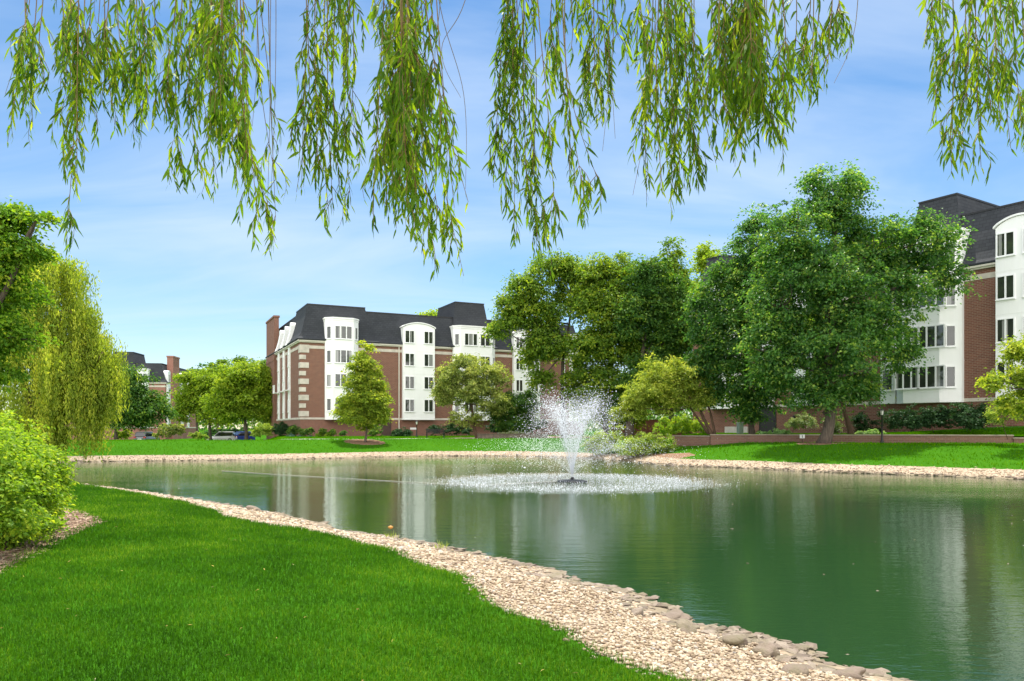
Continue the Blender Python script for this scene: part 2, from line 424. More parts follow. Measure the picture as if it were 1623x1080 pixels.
# ------------------------------------------------------------------ scatter: grass, pebbles, chips
def unit(v): return v/np.maximum(np.linalg.norm(v, axis=-1, keepdims=True), 1e-9)
def blades(name, X, Y, Z, hgt, wid, mat, label, detail=True):
    n = len(X); th = rng.uniform(0, 2*PI, n); lean = np.abs(rng.normal(0, .75, n)).clip(0, 1.7); la = rng.uniform(0, 2*PI, n)
    b = np.stack([X, Y, Z-.005], 1); s = np.stack([np.cos(th), np.sin(th), np.zeros(n)], 1)*wid[:, None]/2
    ld = np.stack([np.cos(la), np.sin(la), np.zeros(n)], 1)
    mid = b+(np.array([0, 0, 1])*.55+ld*(lean*.25)[:, None])*hgt[:, None]
    tip = b+(np.array([0, 0, 1])*(1-.3*lean[:, None].clip(0, 1.6))+ld*(lean*.85)[:, None])*hgt[:, None]
    V = np.stack([b-s, b+s, mid+s*.75, mid-s*.75, tip], 1) if detail else np.stack([b-s, b+s, tip], 1)
    k = V.shape[1]; o = np.arange(n)*k
    patch = .5+.28*np.sin(X*1.1+np.sin(Y*.9)*2)*np.cos(Y*.8+X*.3)+.22*np.sin(X*3.7+2*np.sin(Y*2.3))*np.sin(Y*4.1+X)
    var = np.clip(rng.beta(2, 2.6, n)*.8+.62*(patch-.5)+.12, 0, 1)
    fs = [np.stack([o, o+1, o+2, o+3], 1), np.stack([o+3, o+2, o+4], 1)] if detail else [np.stack([o, o+1, o+2], 1)]
    ob = np_mesh(name, V.reshape(-1, 3), fs, mat, var=np.repeat(var, k))
    return tag(ob, label, 'grass', kind='stuff')
def lawn_points(n, y0, y1, t0, t1, power, near):
    # density falls with distance
    u = rng.uniform(0, 1, n); Y = (y0**power+(y1**power-y0**power)*u)**(1/power); T = rng.uniform(t0, t1, n)
    X = T*(Y+1.0); inf = shore(X, Y); md, pd, rd = cover(X, Y)
    ed = rng.normal(0, .07, n)
    ok = (inf[0] > inf[1]+ed) & (md > ed*1.6) & (pd > 0) & (rd > 0)
    ok &= (inf[2] > .55) if near else (inf[2] <= .55)
    X, Y = X[ok], Y[ok]; z = ground(X, Y)
    return X, Y, z
X, Y, Z = lawn_points(800000, 3.2, 34, -.95, .35, .5, True)
sc = np.clip(Y/7, 1, 4)
blades('lawn_grass', X, Y, Z, rng.uniform(.035, .075, len(X))*(.75+.25*sc), rng.uniform(.0035, .0065, len(X))*sc, L_GRASS, 'mown green grass of the near lawn')
X, Y, Z = lawn_points(170000, 30, 100, -.9, .85, 1.0, False)
blades('lawn_grass', X, Y, Z, rng.uniform(.08, .16, len(X)), rng.uniform(.03, .06, len(X)), L_FGRASS, 'mown green grass of the lawns beyond the pond', False)

def ico():
    g = (1+5**.5)/2
    v = np.array([(-1,g,0),(1,g,0),(-1,-g,0),(1,-g,0),(0,-1,g),(0,1,g),(0,-1,-g),(0,1,-g),(g,0,-1),(g,0,1),(-g,0,-1),(-g,0,1)], float)
    f = np.array([(0,11,5),(0,5,1),(0,1,7),(0,7,10),(0,10,11),(1,5,9),(5,11,4),(11,10,2),(10,7,6),(7,1,8),(3,9,4),(3,4,2),(3,2,6),(3,6,8),(3,8,9),(4,9,5),(2,4,11),(6,2,10),(8,6,7),(9,8,1)])
    return v/np.linalg.norm(v[0]), f
IV, IF = ico()
OV = np.array([(1,0,0),(-1,0,0),(0,1,0),(0,-1,0),(0,0,1),(0,0,-1)], float); OF = np.array([(0,2,4),(2,1,4),(1,3,4),(3,0,4),(2,0,5),(1,2,5),(3,1,5),(0,3,5)])
def lumps(name, pos, size, mat, flat=.6, jit=.28, base=(IV, IF), var=None, parent=None, smooth=True, tilt=.5):
    V0, F0 = base; n = len(pos); k = len(V0)
    s = np.stack([rng.uniform(.75, 1.35, n), rng.uniform(.6, 1, n), rng.uniform(.5, 1, n)*flat], 1)*size[:, None]
    v = V0[None]*(1+rng.normal(0, jit, (n, k, 1)).clip(-.5, .6))*s[:, None]
    a, b = rng.uniform(0, 2*PI, n), rng.normal(0, tilt, n)
    ca, sa, cb, sb = np.cos(a)[:, None], np.sin(a)[:, None], np.cos(b)[:, None], np.sin(b)[:, None]
    y, z = v[..., 1]*cb-v[..., 2]*sb, v[..., 1]*sb+v[..., 2]*cb
    x, y = v[..., 0]*ca-y*sa, v[..., 0]*sa+y*ca
    W = np.stack([x, y, z], 2)+pos[:, None]
    f = (F0[None]+(np.arange(n)*k)[:, None, None]).reshape(-1, 3)
    var = rng.uniform(0, 1, n) if var is None else var
    return np_mesh(name, W.reshape(-1, 3), [f], mat, var=np.repeat(var, k), smooth=smooth, parent=parent)
def pebble_mat():
    t = NT('river_pebble'); v = t.attr('var'); p = t.n('NewGeometry').outputs['Position']
    col = t.ramp(v, [(0, (.13,.095,.065)), (.14, (.23,.165,.105)), (.42, (.35,.27,.17)), (.74, (.46,.375,.255)), (.94, (.56,.49,.38)), (1, (.29,.28,.27))])
    col = t.mix(t.math('MULTIPLY', t.noise(60, 3, .6, p), .35), col, (.33, .24, .17))
    t.set(Base_Color=col, Roughness=.75); t.b.inputs['Specular IOR Level'].default_value = .3; return t.m
PEB = pebble_mat()
def bank_points(n, y0, y1, t0, t1, power, near, lo, hi=0):
    u = rng.uniform(0, 1, n); Y = (y0**power+(y1**power-y0**power)*u)**(1/power); T = rng.uniform(t0, t1, n); X = T*(Y+1)
    inf = shore(X, Y)
    ok = (inf[0] > lo+rng.normal(0, .12, n)) & (inf[0] < inf[1]+hi+rng.normal(0, .05, n)) & ((inf[2] > .55) if near else (inf[2] <= .55))
    return X[ok], Y[ok], ground(X[ok], Y[ok])
X, Y, Z = bank_points(150000, 3.4, 34, -.85, .6, .5, True, .55)
tag(lumps('gravel', np.stack([X, Y, Z+.008], 1), rng.uniform(.011, .027, len(X))*np.clip(Y/7.5, 1, 2.2), PEB), 'pale tan river gravel on the near bank', 'gravel', kind='stuff')
X, Y, Z = bank_points(90000, 30, 66, -.85, .85, 1, False, .12)
tag(lumps('gravel', np.stack([X, Y, Z+.015], 1), rng.uniform(.03, .055, len(X)), PEB, base=(OV, OF)), 'pale tan gravel along the far bank', 'gravel', kind='stuff')
ROCK = plain('shore_rock', (.33, .26, .195), .85, vary=.45, scale=9)
def rock_mat():
    t = NT('mossy_shore_rock'); v = t.attr('var'); p = t.n('NewGeometry').outputs['Position']
    col = t.ramp(v, [(0, (.12,.09,.065)), (.5, (.23,.175,.13)), (1, (.33,.27,.205))])
    col = t.mix(t.ramp(t.noise(4, 6, .7, p), [(.45, (0,)*3), (.62, (.8,)*3)]), col, (.17, .15, .075))
    col = t.mix(t.math('MULTIPLY', t.noise(25, 5, .7, p), .4), col, (.15, .11, .08))
    t.set(Base_Color=col, Roughness=.85); t.bump(t.noise(20, 6, .7, p), .8, .04); return t.m
ROCKM = rock_mat()
# flat stones along the waterline (uncountable band)
n = 7000; k = rng.integers(0, len(SH), n); tt = rng.uniform(0, 1, (n, 1)); q = SA[k]*(1-tt)+SB[k]*tt; off = rng.uniform(-.28, .62, n)
nn = nrm[k]; X = q[:,0]+nn[:,0]*off; Y = q[:,1]+nn[:,1]*off; ok = (q[:,3] > .5) & (Y > 3) & (Y < 40); X, Y = X[ok], Y[ok]
tag(lumps('rubble', np.stack([X, Y, np.maximum(ground(X, Y), -.03)+.005], 1), rng.gamma(1.7, .025, len(X)).clip(.015, .095), ROCKM, flat=.24, tilt=.15, jit=.36, smooth=False), 'flat muddy stones along the near waterline', 'rubble', kind='stuff')
n = 3000; k = rng.integers(0, len(SH), n); tt = rng.uniform(0, 1, (n, 1)); q = SA[k]*(1-tt)+SB[k]*tt; off = rng.uniform(-.1, .35, n)
X = q[:,0]+nrm[k,0]*off; Y = q[:,1]+nrm[k,1]*off; ok = q[:,3] <= .5; X, Y = X[ok], Y[ok]
tag(lumps('rubble', np.stack([X, Y, np.maximum(ground(X, Y), -.02)+.01], 1), rng.gamma(2, .035, len(X)).clip(.03, .16), ROCKM, flat=.4, tilt=.2), 'pale stones along the far waterline', 'rubble', kind='stuff')

def boulder(px, py, r, label, z=.16, flat=.6):
    Y = (EYE-z)*F/(py-HY); x = PX(px, Y)
    v, f = IV.copy(), IF
    for _ in range(3):   # subdivide to a rough boulder
        mid = {}; nf = []; v = list(v)
        def m(a, b):
            key = (min(a, b), max(a, b))
            if key not in mid: p = (np.array(v[a])+v[b]); v.append(p/np.linalg.norm(p)); mid[key] = len(v)-1
            return mid[key]
        for a, b, c in f:
            ab, bc, ca = m(a, b), m(b, c), m(c, a); nf += [(a,ab,ca),(b,bc,ab),(c,ca,bc),(ab,bc,ca)]
        f = np.array(nf); v = np.array(v)
    ph = rng.uniform(0, 6, (5, 3)); fr = rng.normal(0, 1.7, (5, 3))
    d = 1+sum(.11*np.sin(v@fr[i]*1.3+ph[i, 0]) for i in range(5))
    v = v*d[:, None]*np.array([r*rng.uniform(1, 1.4), r, r*flat])
    o = np_mesh('shore_rock', v, [f], ROCKM, var=np.full(len(v), rng.uniform(.2, .9)), smooth=True)
    o.location = (x, Y, gz(x, Y)+r*flat*.35); o.rotation_euler = (rng.normal(0, .15), rng.normal(0, .15), rng.uniform(0, 6))
    tag(o, label, 'rock', 'boulders along the near waterline')
boulder(1088, 990, .105, 'brown rounded boulder, widest of those lying between pale gravel and water')
boulder(1162, 1014, .10, 'dark jagged boulder with a wet hollow beside it near the gravel edge')
boulder(1212, 1022, .10, 'dark flat boulder at the waterline where the bank bulges into the pond')
boulder(1010, 957, .07, 'small round tan boulder on the upper edge of the muddy stones', .2)
boulder(1075, 975, .12, 'broad low pinkish boulder half sunk at the waterline', .05, .35)
boulder(930, 927, .09, 'flat pale boulder lying at a small notch of the waterline', .06, .35)
boulder(1262, 1062, .085, 'dark small boulder on the gravel nearest the bottom of the photo', .2)
boulder(1345, 1072, .15, 'large buff boulder at the waterline nearest the camera', .08, .4)
boulder(402, 811, .12, 'grey block of stone standing up where the bank narrows towards the shrub', .1, .7)
boulder(373, 806, .12, 'low grey flat boulder next to an upright grey block on the narrowing bank', .1, .45)
boulder(300, 793, .15, 'flat long pale stone on the thin far end of the near bank', .08, .3)

# mulch chips in the near bed
def mulch_mat():
    t = NT('bark_chip'); t.set(Base_Color=t.ramp(t.attr('var'), [(0, (.10,.055,.035)), (.5, (.27,.165,.105)), (1, (.47,.35,.25))]), Roughness=.9); return t.m
n = 60000; T = rng.uniform(-.95, -.4, n); Y = rng.uniform(7, 17, n); X = T*(Y+1); md = seg_sd(X, Y, MULCH_POLYS[0], True)
ok = md < rng.normal(0.02, .05, n); X, Y = X[ok], Y[ok]
tag(lumps('mulch', np.stack([X, Y, ground(X, Y)+.01], 1), rng.uniform(.012, .05, len(X)), mulch_mat(), flat=.4, base=(OV*np.array([1.3, .5, .6]), OF), smooth=False), 'brown bark mulch round the near shrub', 'mulch', kind='stuff')

# ------------------------------------------------------------------ foliage
UPV = np.array([0, 0, 1.])
def kite(c, nrm_, d, L, W, fold=.25):
    """leaf quads: centre c, normal, direction"""
    r = unit(np.cross(d, nrm_)); nn = np.cross(r, d)
    L = L[:, None]; W = W[:, None]
    return np.stack([c-d*L*.5, c-d*L*.06+r*W*.5+nn*W*fold, c+d*L*.5-nn*L*.08, c-d*L*.06-r*W*.5+nn*W*fold], 1)
def leaf_cloud(clumps, n, size, droop=.3, rc=.55, k_per=38, upw=.7):
    """clumps: (centre3, radii3); leaves gathered in sprays, denser to the outside"""
    vol = np.array([r[0]*r[1]*r[2] for _, r in clumps])**.72; w = vol/vol.sum()
    K = max(6, n//k_per); cid = rng.choice(len(clumps), K, p=w)
    cc = np.array([c for c, _ in clumps])[cid]; cr = np.array([r for _, r in clumps])[cid]
    # lobes spread through each clump, sprays over the upper shell of each lobe
    M = max(len(clumps)*4, K//11); lw = rng.choice(len(clumps), M, p=w); lw[:len(clumps)] = np.arange(len(clumps))
    lc0 = np.array([c for c, _ in clumps])[lw]; lr0 = np.array([r for _, r in clumps])[lw]
    lu = unit(rng.normal(0, 1, (M, 3))); lobe = lc0+lu*(rng.uniform(.08, 1, (M, 1))**.5*.86)*lr0
    lrad = lr0.mean(1)*rng.uniform(.20, .40, M)
    pick = rng.integers(0, M, K)
    su = unit(rng.normal(0, 1, (K, 3))+np.array([0, 0, .35]))
    sp = lobe[pick]+su*(lrad[pick]*rng.uniform(.45, 1.08, K))[:, None]*np.array([1.1, 1.1, .7])
    u = unit(.5*lu[pick]+su)
    # a good part of the sprays fills in loosely between the lobes
    fr = rng.uniform(0, 1, K) < .48; fu = unit(rng.normal(0, 1, (K, 3))+np.array([0, 0, .1]))
    fp = cc+fu*(rng.uniform(.1, 1, K)**.5*rng.normal(1, .06, K))[:, None]*cr
    sp[fr] = fp[fr]; u[fr] = fu[fr]
    ctr = np.array([c for c, _ in clumps]).mean(0)
    m = rng.poisson(k_per, K).clip(3); sid = np.repeat(np.arange(K), m); N = len(sid)
    rcs = rc*rng.uniform(.55, 1.35, K)
    g = rng.normal(0, .5, (N, 3))*rcs[sid][:, None]*np.array([1, 1, .5])
    out = unit(u*np.array([1, 1, .6]))[sid]
    c = sp[sid]+g-UPV*(np.hypot(g[:, 0], g[:, 1])**2*.3/np.maximum(rcs[sid], .05))[:, None]
    nr_ = unit(UPV*upw+out*.45+rng.normal(0, .5, (N, 3)))
    d = unit(out*.7+g*.9/np.maximum(rcs[sid], .05)[:, None]-UPV*droop+rng.normal(0, .35, (N, 3)))
    d = unit(d-nr_*(d*nr_).sum(1, keepdims=True))
    L = size*rng.uniform(.65, 1.3, N)
    V = kite(c, nr_, d, L, L*rng.uniform(.5, .75, N))
    sv = (rng.normal(0, .09, K)+rng.normal(0, .11, M)[pick])[sid]
    var = np.clip(rng.beta(2.2, 2.8, N)+sv, 0, 1)
    return V, var, sp
def quads(V): n = len(V); return [np.arange(n*4).reshape(n, 4)]

def limb_path(a, b, sag=.0, n=5, wob=.06):
    a, b = np.array(a, float), np.array(b, float); L = np.linalg.norm(b-a); out = []
    off = rng.normal(0, wob*L, 3)
    for i in range(n+1):
        t = i/n; out.append(tuple(a+(b-a)*t+off*math.sin(PI*t)+UPV*sag*L*math.sin(PI*t)))
    return out
def tree(name, label, cat, base_px, Y, clumps, n, size, mat, tr=.2, group=None, bk=BARK, lean=None, forkz=None, rc=.55, depth=None, k_per=38, droop=.3, twigs=40, zbase=None, extra_stems=()):
    bx = PX(base_px, Y); z0 = gz(bx, Y) if zbase is None else zbase
    root = empty(name, (bx, Y, z0), 0, label, cat, group); loc = np.array([bx, Y, z0])
    cl = []
    xs = [q[0] for q in clumps]; half = (max(xs)-min(xs))/2/F*Y*.6
    for i, q in enumerate(clumps):
        cx, cy, rx, ry = q[:4]; dy = q[4] if len(q) > 4 else rng.uniform(-.6, .6)*half
        yy = Y+dy; s = yy/F
        c = P(cx, cy, yy); cl.append((c, np.array([rx*s, (depth or rx*.95)*s, ry*s])))
    V, var, sp = leaf_cloud(cl, int(n*1.7), size*1.22, rc=rc, k_per=k_per, droop=droop)
    np_mesh('crown', V.reshape(-1, 3), quads(V), mat, root, np.repeat(var, 4), loc=loc)
    mb = MB(); top = max(cl, key=lambda q: q[0][2])[0]; mean = np.mean([q[0] for q in cl], 0)
    low = min(q[0][2]-q[1][2] for q in cl)
    fz = forkz if forkz is not None else max(z0+.8, low+.25*(top[2]-low))
    fork = np.array([bx+(mean[0]-bx)*.35, Y+(mean[1]-Y)*.35, fz]) if lean is None else np.array(P(lean[0], lean[1], Y))
    pts = limb_path((bx, Y, z0-.15), fork, n=6, wob=.03)
    rad = [tr*(1.35 if i == 0 else 1.08 if i == 1 else 1)*(1-.4*i/6) for i in range(7)]
    mb.smooth = True
    sub = lambda pts: [tuple(np.array(p)-loc) for p in pts]
    mb.tube(sub(pts), rad, 10)
    for st in extra_stems:
        p = limb_path((bx+st[0], Y+st[1], z0+(st[4] if len(st) > 4 else -.1)), P(st[2], st[3], Y), n=5, wob=.05); kk = .5 if len(st) > 4 else .8; mb.tube(sub(p), [tr*kk*(1-.5*i/5) for i in range(6)], 8)
    # leader and limbs
    p = limb_path(fork, top, n=6, wob=.03); mb.tube(sub(p), [tr*.6*(1-.85*i/6) for i in range(7)], 7)
    leader = np.array(p)
    for c, r in cl:
        k = min(4, max(0, int(((c[2]-r[2]*.7-fork[2])/max(top[2]-fork[2], .1))*6)))
        a = leader[k]; q = limb_path(a, c, sag=-.04, n=5); mb.tube(sub(q), [tr*.36*(1-.75*i/5)+.008 for i in range(6)], 6)
    pick = rng.choice(len(sp), min(twigs, len(sp)), replace=False)
    for i in pick:
        j = min(range(len(cl)), key=lambda j: np.linalg.norm(cl[j][0]-sp[i]))
        q = limb_path(cl[j][0]-UPV*cl[j][1][2]*.3, sp[i], sag=-.08, n=3); mb.tube(sub(q), [tr*.1+.006, tr*.08+.005, tr*.05+.004, .004], 4)
    mb.build('trunk', bk, root)
    return root
def shrub(name, label, cat, clumps, Y, n, size, mat, group=None, rc=.22, k_per=26, base=None, stems=8, dr=None):
    cl = []
    for q in clumps:
        cx, cy, rx, ry = q[:4]; yy = Y+(q[4] if len(q) > 4 else 0); s = yy/F
        cl.append((P(cx, cy, yy), np.array([rx*s, (dr if dr else rx*s), ry*s])))
    bx = np.mean([c[0] for c, _ in cl]); by = np.mean([c[1] for c, _ in cl]); bz = base if base is not None else gz(bx, by)
    root = empty(name, (bx, by, bz), 0, label, cat, group); loc = np.array([bx, by, bz])
    V, var, sp = leaf_cloud(cl, n, size, rc=rc, k_per=k_per, droop=.1, upw=.8)
    ok = V[:, :, 2].min(1) > bz-.05; V = V[ok]; var = var[ok]
    np_mesh('foliage', V.reshape(-1, 3), quads(V), mat, root, np.repeat(var, 4), loc=loc)
    for i in rng.choice(len(sp), 6 if stems > 20 else 1, replace=False):
        mb = MB(); mb.smooth = True
        c = cl[int(np.argmin([np.linalg.norm(sp[i]-c) for c, _ in cl]))][0]
        a = np.array([c[0]+rng.normal(0, .1), c[1]+rng.normal(0, .1), bz-.05])
        mb.tube([tuple(np.array(p)-loc) for p in limb_path(a, sp[i], n=3, wob=.05)], [.02, .015, .01, .005], 5)
        mb.build('stem', BARKR, root)
    return root

# ---- trees across the pond, right side
TER = 1.72
tree('shade_tree', 'tallest dark green maple with stout ridged trunk rising in front of the low brick wall', 'tree', 1305, 46.3,
     [(1322,310,62,52,0),(1255,365,58,55,-1),(1385,385,55,55,.5),(1310,430,75,60,-1.5),(1235,470,60,60,0),(1470,385,62,58,.3),(1500,440,36,40,.8),(1420,470,62,52,-.6),(1330,545,80,55,-1.5),(1245,575,55,50,-.5),(1420,555,45,40,1),(1375,605,28,22,0),(1300,625,50,38,-1.2),(1345,290,26,30,.5),(1290,520,70,60,1.5),(1255,420,60,50,1.5),(1400,430,55,45,1.8),(1325,350,34,40,-.3),(1390,510,50,45,-1),(1340,480,60,50,-2),(1220,540,45,60,-.8),(1360,620,40,26,-.6)],
     58000, .165, L_MAPLE, .36, rc=.62, lean=(1312, 600), twigs=90, extra_stems=((.02, -.05, 1392, 570, 1.75),))
tree('shade_tree', 'dark maple with thin shadowed trunk at the door of the large apartment block', 'tree', 1192, 54,
     [(1195,360,26,42,0),(1190,420,50,55,0),(1150,470,48,60,.5),(1200,500,55,60,-1),(1130,545,36,52,0),(1165,600,52,48,-.8),(1215,610,45,50,-.5),(1190,645,32,26,-.8),(1125,620,26,34,0),(1108,500,26,50,.5),(1112,570,26,40,-.5),(1160,540,50,60,-.8)],
     36000, .17, L_MAPLE, .2, rc=.6, zbase=TER, twigs=50)
tree('leaning_tree', 'slim tree with bare trunk leaning over beside white flowering shrubs', 'tree', 1349, 52,
     [(1330,560,38,34,0),(1300,520,35,40,.4),(1355,590,28,26,-.3),(1295,590,30,28,.2)], 7000, .16, L_MAPLE, .19, lean=(1334, 640), zbase=TER, bk=BARKR, twigs=25)
tree('crabapple_tree', 'pale yellow green crabapple with arching brown stems bending over the hedge', 'tree', 1131, 53,
     [(1050,590,42,26,0),(1095,600,36,34,.5),(1020,618,38,28,-.5),(1075,625,40,26,.3),(1000,645,26,22,-.3),(1040,640,40,24,.5),(1110,630,26,20,0),(985,655,14,14,0)],
     15000, .13, L_CRAB, .13, rc=.42, bk=BARKR, lean=(1105, 640), zbase=1.62, extra_stems=((.15, .1, 1118, 630), (-.2, .1, 1085, 635)), twigs=60)
tree('young_tree', 'yellow green small tree arching over pale bushes at the frame edge', 'tree', 1640, 37.5,
     [(1620,555,30,28,0),(1590,600,30,22,-.2),(1640,600,45,40,0),(1570,605,22,12,-.4),(1610,640,32,22,0),(1655,540,34,34,.3)], 6500, .13, L_YEL, .09, rc=.4, zbase=1.5, twigs=40)
# ---- middle group between the blocks
tree('shade_tree', 'open branched tree hiding the far end of the block with the corner stones', 'tree', 895, 79,
     [(835,455,36,32,-.5),(875,430,36,28,.5),(905,425,28,22,0),(815,490,28,28,-1),(850,500,42,34,0),(870,545,36,30,-.5),(795,520,26,24,-1),(845,560,28,24,0),(900,470,26,24,1),(860,600,22,16,-1),(930,440,22,20,0)],
     20000, .25, L_MID, .28, rc=.9, lean=(893, 560), twigs=60)
tree('shade_tree', 'dense round tree standing behind the fountain plume', 'tree', 960, 77,
     [(950,430,36,26,0),(985,430,30,28,.5),(930,480,34,36,0),(965,490,46,46,-1),(1000,470,34,40,.5),(935,545,40,42,-1),(980,560,44,46,-.5),(1010,540,34,44,1),(945,610,44,40,-1),(985,630,40,36,-.8),(925,580,26,34,0),(965,655,40,24,0),(930,645,28,28,.3),(1000,660,26,20,.2),(915,610,22,26,.2)],
     38000, .24, L_MID, .35, rc=.85, twigs=50)
tree('shade_tree', 'bushy tree with a short thick trunk behind the pale crabapple', 'tree', 997, 74,
     [(1025,480,30,36,0),(1045,520,34,44,.5),(1010,600,34,40,-.5),(1040,590,36,40,0),(1070,560,30,40,.5),(1060,470,26,44,1),(1085,520,26,40,0),(990,640,24,26,0),(1060,630,30,28,0),(1020,440,30,30,0),(1040,430,26,26,.5),(1000,500,34,40,-.6)],
     24000, .24, L_MIDD, .42, rc=.8, twigs=40)
tree('tall_tree', 'tall spired tree rising above the gap between the two apartment blocks', 'tree', 1062, 92,
     [(1065,398,15,26,0),(1058,420,20,22,.3),(1060,440,28,28,.5),(1040,440,22,26,0),(1075,450,22,30,0),(1068,500,34,40,0),(1050,550,36,44,0),(1090,540,28,50,.5),(1070,600,36,44,0)],
     14000, .3, L_MID, .3, rc=.95, twigs=30)
tree('tall_tree', 'lighter green treetop showing above the roof end of the large block', 'tree', 1118, 104,
     [(1112,400,20,16,0),(1128,415,26,26,0),(1120,470,40,50,0),(1130,560,44,60,0)], 8000, .34, L_LOCUST, .3, rc=1.0, twigs=20)
tree('far_tree', 'rounded yellow green treetop peeping over the slate roof ridge', 'tree', 690, 130, [(690,506,34,14,0),(700,540,40,40,0)], 3500, .42, L_LOCUST, .3, rc=1.1, twigs=8)
tree('young_tree', 'young egg shaped tree with one slim trunk on the lawn before the brick corner', 'tree', 578, 62.5,
     [(577,556,13,18,0),(576,585,26,24,0),(566,610,26,22,-.3),(590,612,26,24,.3),(577,635,38,24,0),(556,640,22,22,0),(602,640,20,24,0),(577,660,40,20,0),(553,655,20,16,0),(600,660,20,14,0)],
     17000, .16, L_YEL, .1, rc=.45, forkz=3.0, twigs=40)
tree('small_tree', 'low spreading tree with pale olive leaves before the white bays', 'tree', 757, 72,
     [(740,580,38,20,0),(715,600,30,24,-.3),(770,595,34,26,.3),(750,620,46,24,0),(700,630,18,16,0),(790,600,20,20,.6),(780,640,34,20,0),(735,660,28,16,-.5),(710,615,26,20,.2)],
     16000, .17, L_OLIVE, .17, rc=.5, bk=BARKR, lean=(748, 640), twigs=50)
tree('small_tree', 'dark green low tree beside the olive leaved one near the planter wall', 'tree', 815, 74,
     [(815,640,34,22,0),(835,650,24,22,.4),(800,660,32,22,-.3),(840,630,18,16,0),(820,670,36,18,0)], 10000, .17, L_MIDD, .12, rc=.5, twigs=25)
# ---- left side
tree('ash_tree', 'bright green ash reaching in from the frame edge above the pale shrub', 'tree', -60, 21,
     [(10,350,40,36,0),(-40,400,80,70,0),(25,400,45,40,-.3),(-10,450,70,50,.3),(60,345,22,12,-.3),(-40,540,70,40,0),(20,525,46,30,-.4),(-10,590,40,24,0),(-60,480,80,60,1)],
     17000, .105, L_ASH, .2, rc=.38, twigs=60)
tree('shade_tree', 'dark green maple beside the parked grey car', 'tree', 184, 84,
     [(215,605,30,30,0),(180,610,36,34,0),(235,640,36,26,0),(200,645,40,28,-.5),(165,640,30,30,.5),(250,655,24,18,0),(215,668,34,14,-.3),(150,640,24,40,1)], 16000, .25, L_MIDD, .18, rc=.8, lean=(186, 665), zbase=1.1, twigs=40)
tree('locust_tree', 'flat topped pale green locust with its stem behind the white car', 'tree', 334, 112,
     [(310,605,32,20,0),(345,600,28,22,0),(300,630,24,18,0),(330,640,34,22,0),(290,650,16,20,0),(350,660,26,16,0)], 11000, .3, L_LOCUST, .25, rc=1.0, lean=(332, 660), zbase=0, twigs=40)
tree('locust_tree', 'broad pale green locust next to the brick chimney', 'tree', 390, 104,
     [(390,595,40,24,0),(420,610,26,28,.5),(365,610,32,24,-.5),(395,635,44,22,0),(345,640,26,16,-1),(420,650,24,24,0),(375,655,34,14,-.5)], 16000, .28, L_LOCUST, .27, rc=.95, lean=(387, 660), zbase=.4, twigs=50)
for i, (px, ty, w, lb) in enumerate([(235,583,26,'far treetop behind the distant slate roof'),(315,580,24,'far treetop just beyond the distant brick chimney'),(345,572,30,'far rounded treetop over the first pale locust'),(385,566,30,'far tall treetop over the broad pale locust'),(418,572,22,'far treetop touching the near brick chimney'),(440,600,26,'far dark tree half hidden by the near brick chimney')]):
    tree('far_tree', lb, 'tree', px, 190+6*i, [(px,ty+8,w*.6,12,0),(px-8,ty+24,w,20,0),(px+9,ty+30,w,24,0),(px,ty+60,w*1.2,36,0)], 3200, .55, [L_MID, L_MIDD][i % 2], .35, rc=1.5, twigs=6, zbase=0, group='far trees behind the parking')

def woods():
    n = 52000; px = rng.uniform(-700, 2300, n); Y = rng.uniform(225, 300, n); X = PX(px, Y)
    top = 9.5+2.2*np.sin(X*.045)+1.6*np.sin(X*.13+1)+1.1*np.sin(X*.31+2); zz = -.5+top*rng.uniform(0, 1, n)**.8
    # crowns: pull the leaves towards a loose row of centres
    gx_ = np.round(X/8)*8; X = gx_+(X-gx_)*.9*np.sqrt(np.clip(1.05-(zz/top)**2.2, .05, 1)); c = np.stack([X, Y, zz], 1)
    d = unit(rng.normal(0, 1, (n, 3))); nr_ = unit(UPV*.7+rng.normal(0, .6, (n, 3))); nr_ = unit(nr_-d*(d*nr_).sum(1, keepdims=True)); L = rng.uniform(.8, 1.5, n)
    V = kite(c, nr_, d, L, L*.7); tag(np_mesh('woods', V.reshape(-1, 3), quads(V), L_MIDD, None, np.repeat(rng.beta(2, 2.5, n), 4)), 'far green wood closing the view behind the buildings', 'woods', kind='stuff')
woods()
